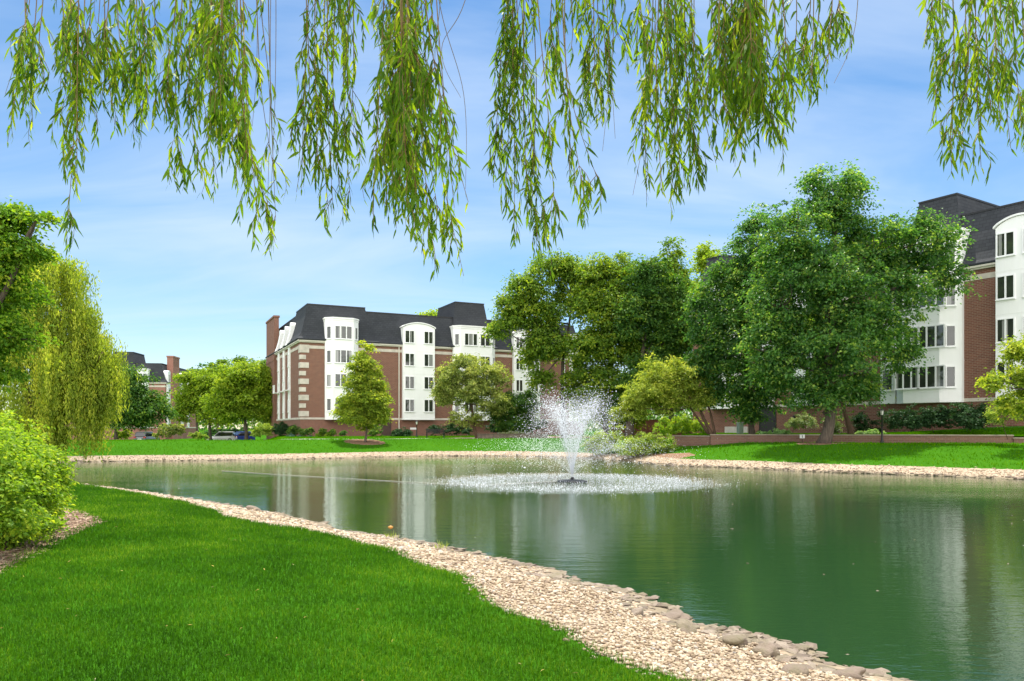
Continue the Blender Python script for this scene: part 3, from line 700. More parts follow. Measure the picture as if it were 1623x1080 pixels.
# weeping willow at the left edge of the pond
def weeping():
    Y0 = 43; bx = PX(70, Y0); z0 = gz(bx, Y0)
    root = empty('weeping_willow', (bx, Y0, z0), 0, 'weeping willow trailing yellow green curtains to the water behind the pale shrub', 'tree'); loc = np.array([bx, Y0, z0])
    V = []; tips = []
    cl = [(70,440,60,50),(30,430,60,60),(105,500,50,40),(20,520,70,60),(140,540,36,40),(165,565,26,30),(60,570,80,60),(-30,480,70,70),(120,600,50,40),(168,600,20,20),(10,640,90,50),(90,650,70,40)]
    pr = np.array([1,1.1,1,1.3,.9,.8,1.4,1,.9,.5,.9,.6]); pr /= pr.sum(); hubs = []
    for h in range(180):
        cx, cy, rx, ry = cl[rng.choice(len(cl), p=pr)]; th = rng.uniform(0, 2*PI); rr = rng.uniform(.1, 1)**.5
        hubs.append((P(cx+rx*rr*math.cos(th), cy-ry*math.sqrt(max(0, 1-rr*rr))*rng.uniform(.3, 1)+ry*.2, Y0+rx*rr*math.sin(th)/F*Y0), rng.uniform(1.2, 5.0), rng.uniform(.22, .5), rng.uniform(-.22, .22)))
    N = 180*16
    for i in range(N):
        hp, hl, hr, hv = hubs[i//16]; p = hp+rng.normal(0, 1, 3)*np.array([hr, hr, .22])
        ln = hl*rng.uniform(.5, 1.15)
        if p[2]-ln < z0+.9: ln = p[2]-z0-rng.uniform(.5, 2.0)
        if ln < .5: continue
        sway = rng.normal(0, .05, 2); m = int(ln*14)
        t = np.sort(rng.uniform(0, 1, m)); q = p+np.stack([sway[0]*t*ln, sway[1]*t*ln, -t*ln+.25*np.sin(t*2)], 1)+rng.normal(0, .09, (m, 3))
        d = unit(np.array([0, 0, -1])+rng.normal(0, .38, (m, 3))); nr_ = unit(rng.normal(0, 1, (m, 3))+np.array([0,-.2,.3])); nr_ = unit(nr_-d*(d*nr_).sum(1, keepdims=True))
        L = rng.uniform(.15, .27, m); tips.append((np.full(m, np.clip(rng.beta(1.6, 1.6)+hv, 0, 1))+rng.normal(0, .12, m)).clip(0, 1))
        V.append(kite(q, nr_, d, L, L*.3))
    V = np.concatenate(V); var = np.concatenate(tips)
    np_mesh('crown', V.reshape(-1, 3), quads(V), L_WILLFAR, root, np.repeat(var, 4), loc=loc)
    mb = MB(); mb.smooth = True; sub = lambda pts: [tuple(np.array(p)-loc) for p in pts]
    fork = np.array([bx, Y0, z0+2.4]); mb.tube(sub(limb_path((bx, Y0, z0-.2), fork, n=4, wob=.04)), [.5, .42, .38, .36, .34], 10)
    for cx, cy, rx, ry in cl:
        e = P(cx, cy-ry*.2, Y0+rng.uniform(-1.2, 1.2)); mb.tube(sub(limb_path(fork, e, .1, 6)), [.2*(1-.85*i/6)+.012 for i in range(7)], 7)
        for _ in range(4):
            e2 = e+rng.normal(0, .6, 3)*np.array([1, 1, .3])-UPV*.5; mb.tube(sub(limb_path(e, e2, .1, 3)), [.035, .028, .02, .008], 5)
    mb.build('trunk', BARKR, root)
weeping()

# ---- shrubs
shrub('privet_shrub', 'big pale yellow green shrub on brown mulch nearest the camera', 'shrub',
      [(-30,735,85,60,-1.2),(30,745,60,55,0),(55,770,45,45,1.6),(-10,800,80,60,-1.5),(40,805,48,45,.2),(75,775,28,50,2.2),(20,720,50,40,.8),(-60,760,80,70,0),(30,825,52,45,-.5),(65,815,34,45,1),(-20,840,60,45,-.6),(85,740,24,40,2),(0,690,60,36,.4)], 10.6, 46000, .062, L_BUSH, rc=.16, k_per=22, stems=40)
sh = lambda *a, **k: shrub(*a, **k)
sh('rounded_shrub', 'pale green wide shrub at the gravel beside the fountain spray', 'shrub', [(1010,704,32,21),(1042,703,28,22),(996,710,26,15,-.3),(1060,712,12,12)], 50, 10000, .12, L_SHRUB, group='shrubs on the point behind the fountain')
sh('rounded_shrub', 'taller loose light shrub seen through the right side of the spray', 'shrub', [(955,700,26,18),(975,692,16,20),(940,705,18,14)], 54, 7000, .13, L_SHRUB, group='shrubs on the point behind the fountain')
sh('clipped_hedge', 'sunlit pale green hedge under the arching crabapple', 'hedge', [(1060,676,26,16),(1090,674,28,17),(1110,676,14,14)], 57, 7000, .12, L_BUSH, base=1.3)
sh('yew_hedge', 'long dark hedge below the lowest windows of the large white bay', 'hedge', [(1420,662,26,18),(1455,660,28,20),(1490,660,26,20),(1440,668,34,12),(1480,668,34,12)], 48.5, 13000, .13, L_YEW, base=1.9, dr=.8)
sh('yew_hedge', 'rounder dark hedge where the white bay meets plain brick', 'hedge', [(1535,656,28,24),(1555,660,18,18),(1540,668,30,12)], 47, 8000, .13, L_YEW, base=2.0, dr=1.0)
sh('rounded_shrub', 'pale bushy shrub under the small yellow green tree', 'shrub', [(1600,650,30,24),(1640,645,34,30),(1580,662,18,14)], 39.5, 6500, .1, L_SHRUB, base=1.6)
sh('flowering_shrub', 'white flecked shrub beside the dark doorway', 'shrub', [(1275,668,22,12),(1255,674,12,8)], 56, 3500, .12, L_FLOWER, base=TER)
sh('flowering_shrub', 'white flecked shrub between the stout trunk and the leaning one', 'shrub', [(1322,668,14,16),(1318,680,12,8)], 53, 2500, .12, L_FLOWER, base=TER)
sh('yew_hedge', 'low dark shrub behind the leaning trunk', 'hedge', [(1362,670,16,18),(1385,676,12,12)], 54.5, 2500, .13, L_YEW, base=TER, dr=.7)
for px, w, lb in [(1225,26,'pale ground cover left of the stout trunk on the terrace'),(1378,24,'pale ground cover between leaning trunk and lamp post')]:
    sh('hosta_clump', lb, 'plant', [(px,686,w,4),(px+w*.5,687,w*.5,3)], 51.5, 1300, .14, L_HOSTA, base=TER, rc=.15, stems=4)
Yb = 80.5
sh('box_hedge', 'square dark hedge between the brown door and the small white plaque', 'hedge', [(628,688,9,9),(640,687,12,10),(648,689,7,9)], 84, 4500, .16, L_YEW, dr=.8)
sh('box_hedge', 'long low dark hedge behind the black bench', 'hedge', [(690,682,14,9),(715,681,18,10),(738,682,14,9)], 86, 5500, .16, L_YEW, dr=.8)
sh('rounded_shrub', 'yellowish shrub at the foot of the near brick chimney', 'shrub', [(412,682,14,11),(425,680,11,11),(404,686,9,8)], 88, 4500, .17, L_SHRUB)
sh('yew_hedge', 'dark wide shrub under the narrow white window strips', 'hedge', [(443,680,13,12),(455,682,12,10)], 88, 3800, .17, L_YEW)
sh('rounded_shrub', 'mid green ball shrub before the brick corner', 'shrub', [(466,683,11,9)], 84, 2200, .16, L_MIDD)
for px, py, r, m, lb in [(480,685,7,L_MIDD,'dark ball shrub directly below the corner stones'),(490,684,7,L_MIDD,'second dark ball shrub from the corner stones'),(512,684,6,L_MIDD,'small dark ball shrub below the first white bay'),(527,685,5,L_MIDD,'small upright dark shrub right of the first bay centre'),(543,686,5,L_MIDD,'last small dark shrub before the young tree'),(461,692,6,L_BLUE,'blue green low plant at the edge of the corner bed'),(477,693,4,L_BLUE,'tiny blue green plant second in the row of the corner bed'),(492,693,4,L_BLUE,'tiny blue green plant farthest along the corner bed'),(507,690,6,L_LOCUST,'bright green low plant, first of a pair below the white bay'),(521,690,6,L_LOCUST,'bright green low plant, second of a pair below the white bay'),(595,684,14,L_MIDD,'bright rounded bush behind the slim trunk of the young tree')]:
    sh('bed_plant', lb, 'shrub', [(px,py,r,r*.85)], 82, 900 if r < 8 else 2600, .15, m, group='plants in the bed of the brick corner', rc=.2, stems=4)
sh('rounded_shrub', 'light ball shrub beside the maple trunk near the parked grey car', 'shrub', [(198,688,12,8),(186,690,8,6)], 86, 2200, .18, L_LOCUST, base=.9)
sh('rounded_shrub', 'large grey green shrub right of the parked grey car', 'shrub', [(270,682,20,12),(283,680,14,10),(255,688,12,8)], 106, 5000, .22, L_OLIVE, base=0)
sh('rounded_shrub', 'pale spreading shrub between grey car and white car', 'shrub', [(312,690,12,6),(322,693,9,4)], 104, 2200, .2, L_SHRUB, base=0)
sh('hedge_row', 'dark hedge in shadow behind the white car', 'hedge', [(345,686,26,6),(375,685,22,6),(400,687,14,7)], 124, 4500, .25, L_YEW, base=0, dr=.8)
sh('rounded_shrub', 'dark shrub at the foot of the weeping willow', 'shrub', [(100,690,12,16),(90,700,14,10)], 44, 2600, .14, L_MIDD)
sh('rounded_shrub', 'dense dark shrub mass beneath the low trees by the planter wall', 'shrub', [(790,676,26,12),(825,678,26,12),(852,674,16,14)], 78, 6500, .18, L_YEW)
sh('flower_bed_plant', 'low pale flowering plant on top of the planter wall', 'plant', [(822,687,18,3),(800,688,12,3)], 71.5, 1400, .13, L_FLOWER, rc=.15, stems=3, base=1.7)

# ------------------------------------------------------------------ overhanging willow near the camera
def hanging_willow():
    root = empty('weeping_willow', (1.6, -3.2, gz(1.6, -3.2)), 0, 'willow with leafy branches hanging from the top of the picture against the sky', 'tree')
    loc = np.array(root.location)
    mb = MB(); mb.smooth = True; sub = lambda pts: [tuple(np.array(p)-loc) for p in pts]
    fork = np.array([1.5, -2.9, 4.6]); mb.tube(sub(limb_path((1.6, -3.2, loc[2]-.1), fork, n=5, wob=.02)), [.55, .45, .42, .4, .38, .34], 12)
    ends = [(-3.4,4.6,6.3),(-2.2,4.8,6.2),(-1.3,4.4,6.4),(-.4,4.7,6.2),(.35,4.5,6.3),(1.2,4.6,6.2),(2.0,4.6,6.3),(3.4,4.6,6.2)]
    for e in ends: mb.tube(sub(limb_path(fork, e, .12, 7, .04)), [.16*(1-.85*i/7)+.012 for i in range(8)], 7)
    mb.build('trunk', BARKR, root)
    # each hanging branch: strands (x_top, x_mid, x_tip, y_tip, y_leaf_start, weight), photo px at its own depth
    cl = [
     (4.4, [(45,30,12,225,-50,.8),(60,50,52,205,-40,.8),(40,40,30,120,-60,1),(70,62,75,150,-60,1)]),
     (4.1, [(110,118,108,345,-40,1.1),(125,122,122,300,-60,1),(95,112,100,250,-60,1),(135,130,128,200,-60,1.2),(110,100,95,150,-60,1.2),(145,140,135,120,-60,1.2)]),
     (4.5, [(165,170,182,198,-60,1.1),(185,192,200,170,-60,1.2),(205,215,216,212,-60,1.1),(225,230,236,165,-60,1.2),(245,245,240,120,-60,1),(175,165,158,120,-60,1.2),(215,222,228,190,-60,1)]),
     (4.0, [(290,278,285,265,-60,1.2),(300,300,312,265,-60,1.2),(320,322,345,290,-60,1.3),(335,335,330,220,-60,1.4),(350,352,350,250,-60,1.4),(365,372,400,320,-60,1.2),(375,388,436,385,-20,1),(385,392,410,350,10,1),(280,268,262,180,-60,1.2),(330,318,300,200,-60,1.3),(355,345,340,180,-60,1.4),(380,385,392,260,-60,1.2)]),
     (4.6, [(405,415,440,300,150,.7),(412,425,432,230,-60,.8),(425,430,437,350,270,.6)]),
     (4.3, [(490,482,478,300,-60,1.1),(500,500,505,280,-60,1.2),(515,510,522,352,-60,1.2),(530,528,540,310,-60,1.2),(545,545,556,325,-60,1.1),(560,560,552,240,-60,1.1),(485,490,470,305,60,.9),(520,520,528,335,100,1.2),(555,550,566,220,-60,1)]),
     (4.0, [(610,600,590,340,-60,1.2),(620,612,612,330,-60,1.3),(628,625,628,362,-60,1.4),(635,640,648,358,-60,1.5),(645,655,668,345,0,1.4),(655,668,690,425,-60,1.2),(665,690,735,438,0,1),(670,700,742,320,-60,1.1),(625,618,600,300,40,1.2),(640,645,650,300,-60,1.5),(655,672,700,370,80,1.2),(648,650,672,410,60,1.2),(640,632,615,280,-60,1.4),(680,700,715,260,-20,.8),(690,705,720,330,150,.9)]),
     (4.4, [(800,790,782,290,-60,1.1),(812,815,815,385,-60,1.2),(818,825,860,410,-20,1.2),(805,800,792,250,-60,1.2),(825,840,870,395,60,1.2),(830,830,835,300,-60,1.2),(845,850,838,330,100,1.1),(850,868,880,340,60,1.2),(815,808,800,330,150,1)]),
     (4.2, [(880,895,915,310,-60,.8),(890,905,955,305,160,1),(895,900,925,300,100,.9),(905,908,905,80,-60,1),(875,872,880,85,-60,.9)]),
     (4.5, [(930,935,930,165,-60,1.1),(945,950,955,195,-60,1.2),(955,960,975,165,-60,1.1),(970,975,980,60,-60,1),(940,942,945,190,0,1.1)]),
     (4.3, [(1030,1022,1025,320,60,1),(1045,1040,1050,305,-60,1.2),(1060,1055,1082,315,-60,1.2),(1070,1072,1078,290,-60,1.3),(1085,1090,1115,290,-60,1.2),(1095,1105,1135,260,-20,1.1),(1035,1030,1022,200,-60,1.2),(1080,1085,1095,250,-60,1.3),(1050,1062,1072,230,-60,1.3),(1100,1100,1100,200,-60,1.2),(1015,1010,1002,60,-60,1)]),
     (3.9, [(1130,1125,1120,170,-60,1.3),(1150,1150,1160,210,-60,1.4),(1165,1165,1180,240,-60,1.2),(1180,1182,1190,185,-60,1.5),(1195,1200,1210,175,-60,1.5),(1210,1218,1228,212,-60,1.2),(1225,1235,1252,170,-60,1.3),(1240,1245,1240,130,-60,1.3),(1160,1155,1145,150,-60,1.5),(1190,1190,1195,150,-60,1.5),(1175,1172,1170,170,-60,1.5)]),
     (4.1, [(1262,1262,1258,100,-60,1.1),(1285,1280,1272,90,-60,1.1),(1300,1290,1275,150,-20,1),(1320,1315,1312,108,-60,1),(1330,1330,1338,45,-60,1),(1290,1288,1285,145,0,.9)]),
     (4.0, [(1480,1470,1465,70,-60,.8),(1495,1490,1475,200,-60,.9),(1510,1512,1505,230,-60,1.1),(1530,1530,1525,225,-20,1.3),(1545,1548,1555,265,-20,1.1),(1560,1565,1570,180,-60,1.2),(1585,1590,1602,235,-60,1.2),(1605,1610,1618,190,-60,1.3),(1620,1625,1630,215,-60,1.3),(1540,1535,1530,190,0,1.4),(1575,1580,1585,200,-60,1.2),(1640,1645,1650,230,-60,1.2)]),
    ]
    bare = [(1362,1350,1322,132),(50,30,8,150),(437,436,430,300),(408,407,400,200),(430,428,424,330),(700,690,690,140),(745,700,730,155),(960,965,955,240),(1040,1030,1003,310),(1160,1165,1165,265),(160,150,155,200),(1215,1215,1222,140),(690,735,738,300),(975,970,975,220)]
    def leaves_on(q, d, weight, LV, LA):
        """pairs of lanceolate leaves along a twig polyline q (n,3)"""
        seg = np.linalg.norm(np.diff(q, axis=0), axis=1); L = seg.sum(); m = max(2, int(L/.024*weight))
        cum = np.concatenate([[0], np.cumsum(seg)]); s = np.linspace(.02, L, m)+rng.normal(0, .006, m)
        p = np.stack([np.interp(s, cum, q[:, k]) for k in range(3)], 1); tn = np.stack([np.gradient(p[:, k]) for k in range(3)], 1) if m > 2 else np.repeat((q[-1:]-q[:1]), m, 0)
        tn = unit(tn); side = unit(np.cross(tn, rng.normal(0, 1, (m, 3))))
        dd = unit(tn*.9+side*rng.uniform(.25, .75, (m, 1))-UPV*.25+rng.normal(0, .1, (m, 3)))
        nr_ = rng.normal(0, 1, (m, 3))+np.array([0, -.5, .3]); nr_ = unit(nr_-dd*(dd*nr_).sum(1, keepdims=True)); r = np.cross(dd, nr_)
        ln = rng.uniform(.055, .10, m)*(1-.35*(s/L)**4); w = ln*rng.uniform(.15, .21, m)
        ln, w = ln[:, None], w[:, None]; cv = rng.normal(.05, .10, (m, 1))
        v = np.stack([p, p+dd*ln*.3+r*w*.5+nr_*cv*ln*.4, p+dd*ln*.65+r*w*.36+nr_*cv*ln*.3-UPV*ln*.03, p+dd*ln-UPV*ln*.1, p+dd*ln*.65-r*w*.36+nr_*cv*ln*.3-UPV*ln*.03, p+dd*ln*.3-r*w*.5+nr_*cv*ln*.4], 1)
        LV.append(v); LA.append(np.clip(rng.beta(1.6, 2.2, m)*.8+rng.normal(0, .13)+.12, 0, 1))
    def strand(tp, md_, tip, ytip, Y, ylim):
        yt = -420
        px = [tp+(tp-md_)*.3+rng.normal(0, 8), tp, md_, tip]; py = [yt, min(-40, ytip*.0-40), ytip*.5, ytip]
        yy = Y+rng.normal(0, .22); p = [P(a, b, yy+rng.normal(0, .03)) for a, b in zip(px, py)]
        out = []
        for i in range(3):
            p0, p1, p2, p3 = p[max(i-1, 0)], p[i], p[i+1], p[min(i+2, 3)]
            for t in np.linspace(0, 1, 10, endpoint=(i == 2)):
                out.append(.5*((2*p1)+(-p0+p2)*t+(2*p0-5*p1+4*p2-p3)*t*t+(-p0+3*p1-3*p2+p3)*t**3))
        return np.array(out), yy
    def finish(mb, LV, LA):
        tv = np.array(mb.v, np.float32).reshape(-1, 3); tf = np.array([f for f in mb.f if len(f) == 4], np.int32)
        nt = len(tv); faces = [tf]; mi = [np.ones(len(tf), np.int32)]; var = np.full(nt, .5)
        V = tv
        if LV:
            A = np.concatenate(LV)-loc; a = np.concatenate(LA); k = np.arange(len(A))*6+nt
            faces += [np.stack([k, k+1, k+5], 1), np.stack([k+1, k+2, k+4, k+5], 1), np.stack([k+2, k+3, k+4], 1)]
            mi.append(np.zeros(len(A)*3, np.int32)); V = np.concatenate([tv, A.reshape(-1, 3)]); var = np.concatenate([var, np.repeat(a, 6)])
        np_mesh('hanging_branch', V, faces, [L_WILLOW, TWIG], root, var, np.concatenate(mi))
    for Y, sts in cl:
        mb = MB(); LV, LA = [], []
        for tp, md_, tip, ytip, y0, w in sts:
            for rep in range(2 if w > 1.38 else 1):
                jx = 0 if rep == 0 else rng.normal(0, 10); q, yy = strand(tp+jx, md_+jx, tip+jx*.6, ytip*(1 if rep == 0 else rng.uniform(.7, .98)), Y, None)
                mb.tube(sub(q), list(np.linspace(.0042, .0013, len(q))), 5, False)
                zlim = PZ(y0 if y0 > -50 else -230, yy); lf = q[q[:, 2] < zlim]
                if len(lf) < 3: continue
                leaves_on(lf[len(lf)//4:], None, .45, LV, LA)
                seg = np.linalg.norm(np.diff(lf, axis=0), axis=1).sum(); nt = int(seg/.095*w)
                tc_ = rng.uniform(.05, .9, max(2, int(seg/.4))); sv_ = np.where(rng.uniform(0, 1, nt) < .62, rng.choice(tc_, nt)+rng.normal(0, .05, nt), rng.uniform(0, .93, nt)).clip(0, .93)
                for s in sv_:
                    i = s*(len(lf)-1); a = lf[int(i)]*(1-i % 1)+lf[min(int(i)+1, len(lf)-1)]*(i % 1)
                    ln = rng.uniform(.12, .34)*(1-.35*s); ang = rng.uniform(0, 2*PI); o = rng.uniform(.05, .38)
                    dv = np.array([math.cos(ang)*o, math.sin(ang)*o, -1]); t = np.linspace(0, 1, 5)[:, None]
                    tw = a+dv*ln*t+np.array([math.cos(ang), math.sin(ang), 0])*ln*.18*np.sin(t*PI)
                    mb.tube(sub(tw), [.002, .0018, .0015, .0012, .0008], 4, False); leaves_on(tw, None, 1.0, LV, LA)
        finish(mb, LV, LA)
    for tp, md_, tip, ytip in bare:
        mb = MB(); q, yy = strand(tp, md_, tip, ytip, 4.2, None); mb.tube(sub(q), list(np.linspace(.0028, .001, len(q))), 5, False); finish(mb, [], [])
hanging_willow()

# ------------------------------------------------------------------ buildings
_wc = {}
def window(root, fr, s, out, z, w, h, nsash, tilt=0):
    """window > pane; fr = facade frame, s along it, out = how far the wall face stands proud"""
    key = (round(w, 2), round(h, 2), nsash)
    if key not in _wc:
        f = MB(); t = .075
        f.box(-w/2, -w/2+t, -.07, .0, 0, h); f.box(w/2-t, w/2, -.07, .0, 0, h)
        f.box(-w/2+t, w/2-t, -.07, .0, h-t, h); f.box(-w/2-.03, w/2+.03, -.11, 0, -.06, .0); f.box(-w/2+t, w/2-t, -.065, 0, 0, .06)
        for i in range(1, nsash):
            x = -w/2+w*i/nsash; f.box(x-.05, x+.05, -.066, 0, .06, h-t)
        g = MB(); g.add([(-w/2+t, -.022, .06), (w/2-t, -.022, .06), (w/2-t, -.022, h-t), (-w/2+t, -.022, h-t)], [(0, 1, 2, 3)])
        a = f.build('window', FRAME, root); b = g.build('pane', GLASS, a); _wc[key] = (a.data, b.data)
        o, gl = a, b
    else:
        a, b = _wc[key]; o = link('window', a, root); gl = link('pane', b, o)
    q = MB(fr); p = q.T((s, -out, z)); o.location = p; o.rotation_euler = (0, 0, fr[2]+tilt)
    return o
def mansard(root, x0, x1, y0, y1, z0, z1, setb=1.0, name='roof', over=.35):
    prof = [(z0, over), (z0+.12, over), (z0+.35, .12), (z0+.9, -.15), (z0+1.8, -.42), (z0+.72*(z1-z0), -.75*setb), (z1, -setb)]
    prof = sorted(prof); m = MB()
    rs = [[(x0-o, y0-o, z), (x1+o, y0-o, z), (x1+o, y1+o, z), (x0-o, y1+o, z)] for z, o in prof]
    m.rings(rs); ob = m.build(name, SHINGLE, root)
    e = MB(); o = -setb; z = z1
    for a in ((x0-o-.05, x1+o+.05, y0-o-.06, y0-o+.06), (x0-o-.05, x1+o+.05, y1+o-.06, y1+o+.06), (x0-o-.055, x0-o+.055, y0-o+.06, y1+o-.06), (x1+o-.055, x1+o+.055, y0-o+.06, y1+o-.06)):
        e.box(a[0], a[1], a[2], a[3], z-.05, z+.07)
    e.build('roof_edge', METAL, ob)
    return ob
def arch_pts(x0, x1, z0, z1, rise, n=14):
    w = x1-x0; pts = [(x0, z0), (x1, z0)]
    for i in range(n+1):
        t = i/n; pts.append((x1-w*t, z1+rise*math.sin(PI*t)**.75 if rise else z1))
    return pts
def pier(root, fr, x0, x1, zb, cols, rise=.55, top=11.05, narrow=False, floors=4, out=.5, fl=2.75):
    m = MB(fr); m.extrude_y(arch_pts(x0, x1, zb, zb+top, rise), -out, 1.5)
    m.extrude_y([(x1-(x1-x0+.24)*i/14+.12, zb+top+.02+rise*math.sin(PI*i/14)**.75) for i in range(15)]+[(x0-.12+(x1-x0+.24)*i/14, zb+top+.14+rise*math.sin(PI*i/14)**.75) for i in range(15)], -out-.1, 1.3)
    for k in range(1, 4):
        m.box(x0-.005, x1+.005, -out-.012, -out+.1, zb+k*fl-.02, zb+k*fl+.02)
    m.box(x0-.02, x1+.02, -out-.03, .3, zb-.02, zb+.12)
    o = m.build('white_pier', STUCCO, root)
    w = x1-x0
    for k in range(floors):
        for (c, ww, ns) in cols:
            window(root, fr, x0+w*c, out, zb+.95+k*fl, ww, 1.52, ns)
    return o
def bay(root, fr, x0, x1, zb, front, out=1.05, top=11.5, fl=2.75, ch=.75):
    pts = [(x0, 1.4), (x0, -.3), (x0+ch, -out), (x1-ch, -out), (x1, -.3), (x1, 1.4)]
    m = MB(fr); m.prism(pts, zb-.05, zb+top)
    ex = lambda d: [(x0-d, 1.3), (x0-d, -.3-d*.4), (x0+ch-d*.4, -out-d), (x1-ch+d*.4, -out-d), (x1+d, -.3-d*.4), (x1+d, 1.3)]
    m.prism(ex(.09), zb+top, zb+top+.16); m.prism(ex(.04), zb+top-.22, zb+top-.05)
    for k in range(1, 4): m.prism(ex(.012), zb+k*fl-.02, zb+k*fl+.02)
    o = m.build('white_bay', STUCCO, root); o['label'] = 'white three sided bay'
    ang = math.atan2(out-.3, ch)
    for k in range(4):
        z = zb+.95+k*fl
        for c, ww, ns in front: window(root, fr, x0+(x1-x0)*c, out, z, ww, 1.52, ns)
        window(root, fr, x0+ch/2, (out+.3)/2, z, .62, 1.45, 1, -ang)
        window(root, fr, x1-ch/2, (out+.3)/2, z, .62, 1.45, 1, ang)
    return o
def shell(root, L, D, zg, zb, brick, tall=()):
    w = MB(); w.box(0, L, 0, D, zg-1.2, zb+9.0); w.build('brick_wall', brick, root)
    b = MB(); b.box(-.05, L+.05, -.05, D+.05, zb-.03, zb+.2); b.box(-.035, L+.035, -.035, D+.035, zb+8.05, zb+8.4); b.build('stone_course', STONE, root)
    c = MB(); c.box(-.18, L+.18, -.18, D+.18, zb+8.72, zb+8.84); c.box(-.3, L+.3, -.3, D+.3, zb+8.84, zb+8.97); c.build('cornice', TRIM, root)
    mansard(root, 0, L, 0, D, zb+8.99, zb+12.8)
    for x0, x1, y0, y1, zt in tall: mansard(root, x0, x1, y0, y1, zb+9.02, zb+zt, name='roof', over=.4)
def solve(org, u, px):
    k = (px-CX)/F; return (k*org[1]-org[0])/(u[0]-k*u[1])
def door(root, fr, s, z, w, h, mat, out=0):
    m = MB(fr); m.box(s-w/2-.08, s-w/2, -out-.07, .05, z, z+h+.08); m.box(s+w/2, s+w/2+.08, -out-.07, .05, z, z+h+.08); m.box(s-w/2, s+w/2, -out-.07, .05, z+h, z+h+.08)
    d = MB(fr); d.box(s-w/2, s+w/2, -out-.03, .05, z, z+h)
    for i in (0, 1):
        d.box(s-w/2+.12, s+w/2-.12, -out-.045, -out-.03, z+.2+i*h*.5, z+h*.42+i*h*.5)
    o = d.build('door', mat, root); m.build('door_frame', mat, o)
    k = MB(fr); k.lathe([(.0, z+1.0), (.04, z+1.01), (.04, z+1.09), (.0, z+1.1)], s+w/2-.1, -out-.08, 8); k.build('handle', METAL, o)

# --- middle block
YC = 85.7; org = np.array([PX(476, YC), YC]); u = np.array([.9, .4359]); rz = math.atan2(u[1], u[0])
S = lambda px: solve(org, u, px)
zg = 1.2; zb = 3.2
root = empty('apartment_building', (org[0], org[1], 0), rz, 'brick apartment block with pale corner stones and tall end chimney across the pond', 'building')
L = S(925); D = 25.0; FR = (0, 0, 0); LF = (0, D, -PI/2)
shell(root, L, D, zg, zb, BRICK, [(-.02, S(595), -.02, 9, 13.25), (S(714), S(783), -.05, 8, 14.8)])
bay(root, FR, S(514.5), S(567), zb, [(.5, 2.0, 3)])
pier(root, FR, S(637), S(687), zb, [(.2, 1.2, 2), (.8, 1.2, 2)])
bay(root, FR, S(717), S(783), zb, [(.36, 1.75, 3), (.70, 1.35, 2)])
pier(root, FR, S(812), S(853), zb, [(.2, 1.0, 2), (.8, 1.0, 2)])
pier(root, FR, S(902), S(915), zb, [(.5, .9, 2)], rise=.35)
z = zb+.3; i = 0
while z < zb+8.0:
    w = .95 if i % 2 == 0 else .62; h = .62 if i % 2 == 0 else .5
    if z+h > zb+8.3: break
    q = MB(); q.box(-.06, w, -.06, -.001, z, z+h); q.box(-.06, -.001, -.001, w*.9, z, z+h); o = q.build('quoin', STONE, root, .015); z += h+.36; i += 1
q = MB(); q.box(-.07, .98, -.07, -.001, zb+7.55, zb+8.45); q.box(-.07, -.001, -.001, .9, zb+7.55, zb+8.45); q.build('quoin', STONE, root, .015)
T_ = lambda px: D-solve(org, np.array([-.4359, .9]), px)      # along the left face, far end = 0
for px in (459.5, 451, 443):
    s = T_(px); w = 1.0
    p_ = MB(LF); p_.extrude_y(arch_pts(s-w/2, s+w/2, zb+.1, zb+8.98, 0), -.16, .2); p_.build('white_strip', STUCCO, root)
    d_ = MB(LF)
    for (za, zc, oa, ob_) in ((9.0, 9.5, .42, .22), (9.5, 10.3, .22, .0), (10.3, 11.3, .0, -.18)):
        x0, x1 = s-w/2, s+w/2
        d_.add([(x0, -oa-.12, zb+za), (x1, -oa-.12, zb+za), (x1, .9, zb+za), (x0, .9, zb+za), (x0, -ob_-.12, zb+zc), (x1, -ob_-.12, zb+zc), (x1, .9, zb+zc), (x0, .9, zb+zc)], [(0,1,5,4),(1,2,6,5),(2,3,7,6),(3,0,4,7),(4,5,6,7)])
    d_.extrude_y([(s+.5*math.cos(PI*k/10), zb+11.3+.5*math.sin(PI*k/10)) for k in range(11)], .05, .9); d_.build('arched_dormer', STUCCO, root)
    for k in range(3): window(root, LF, s, .16, zb+.95+k*2.75, .7, 1.5, 1)
    b_ = MB(LF)
    b_.box(s-.75, s+.75, -.75, -.2, zb+3.5, zb+3.6)
    for a in np.linspace(-.72, .72, 9): b_.box(s+a-.02, s+a+.02, -.74, -.70, zb+3.6, zb+4.5)
    b_.box(s-.75, s+.75, -.76, -.68, zb+4.5, zb+4.57); b_.build('balcony', STUCCO, root)
q = MB(LF); c0 = T_(440.5); q.box(.5, c0-1.1, -.3, .3, zg-1, 17.0); q.box(.4, c0-1.0, -.4, .4, 17.0, 17.25); q.box(.45, c0-1.05, -.35, .35, zb+8.05, zb+8.4)
q.mi = 0; o = q.build('chimney', BRICK, root)
q = MB(); q.box(S(894)-.06, S(894)+.06, -.16, -.05, 1.3, zb+8.7); q.build('downspout', FRAME, root)
q = MB(); q.box(S(632)-.05, S(632)+.05, -.15, -.05, 1.3, zb+8.7); q.build('downspout', TRIM, root)
door(root, FR, S(612), 1.25, 1.0, 2.05, DOOR)
q = MB(); q.box(S(655)-.4, S(655)+.4, -.03, -.002, 2.0, 2.25); q.build('address_plaque', SIGNW, root)

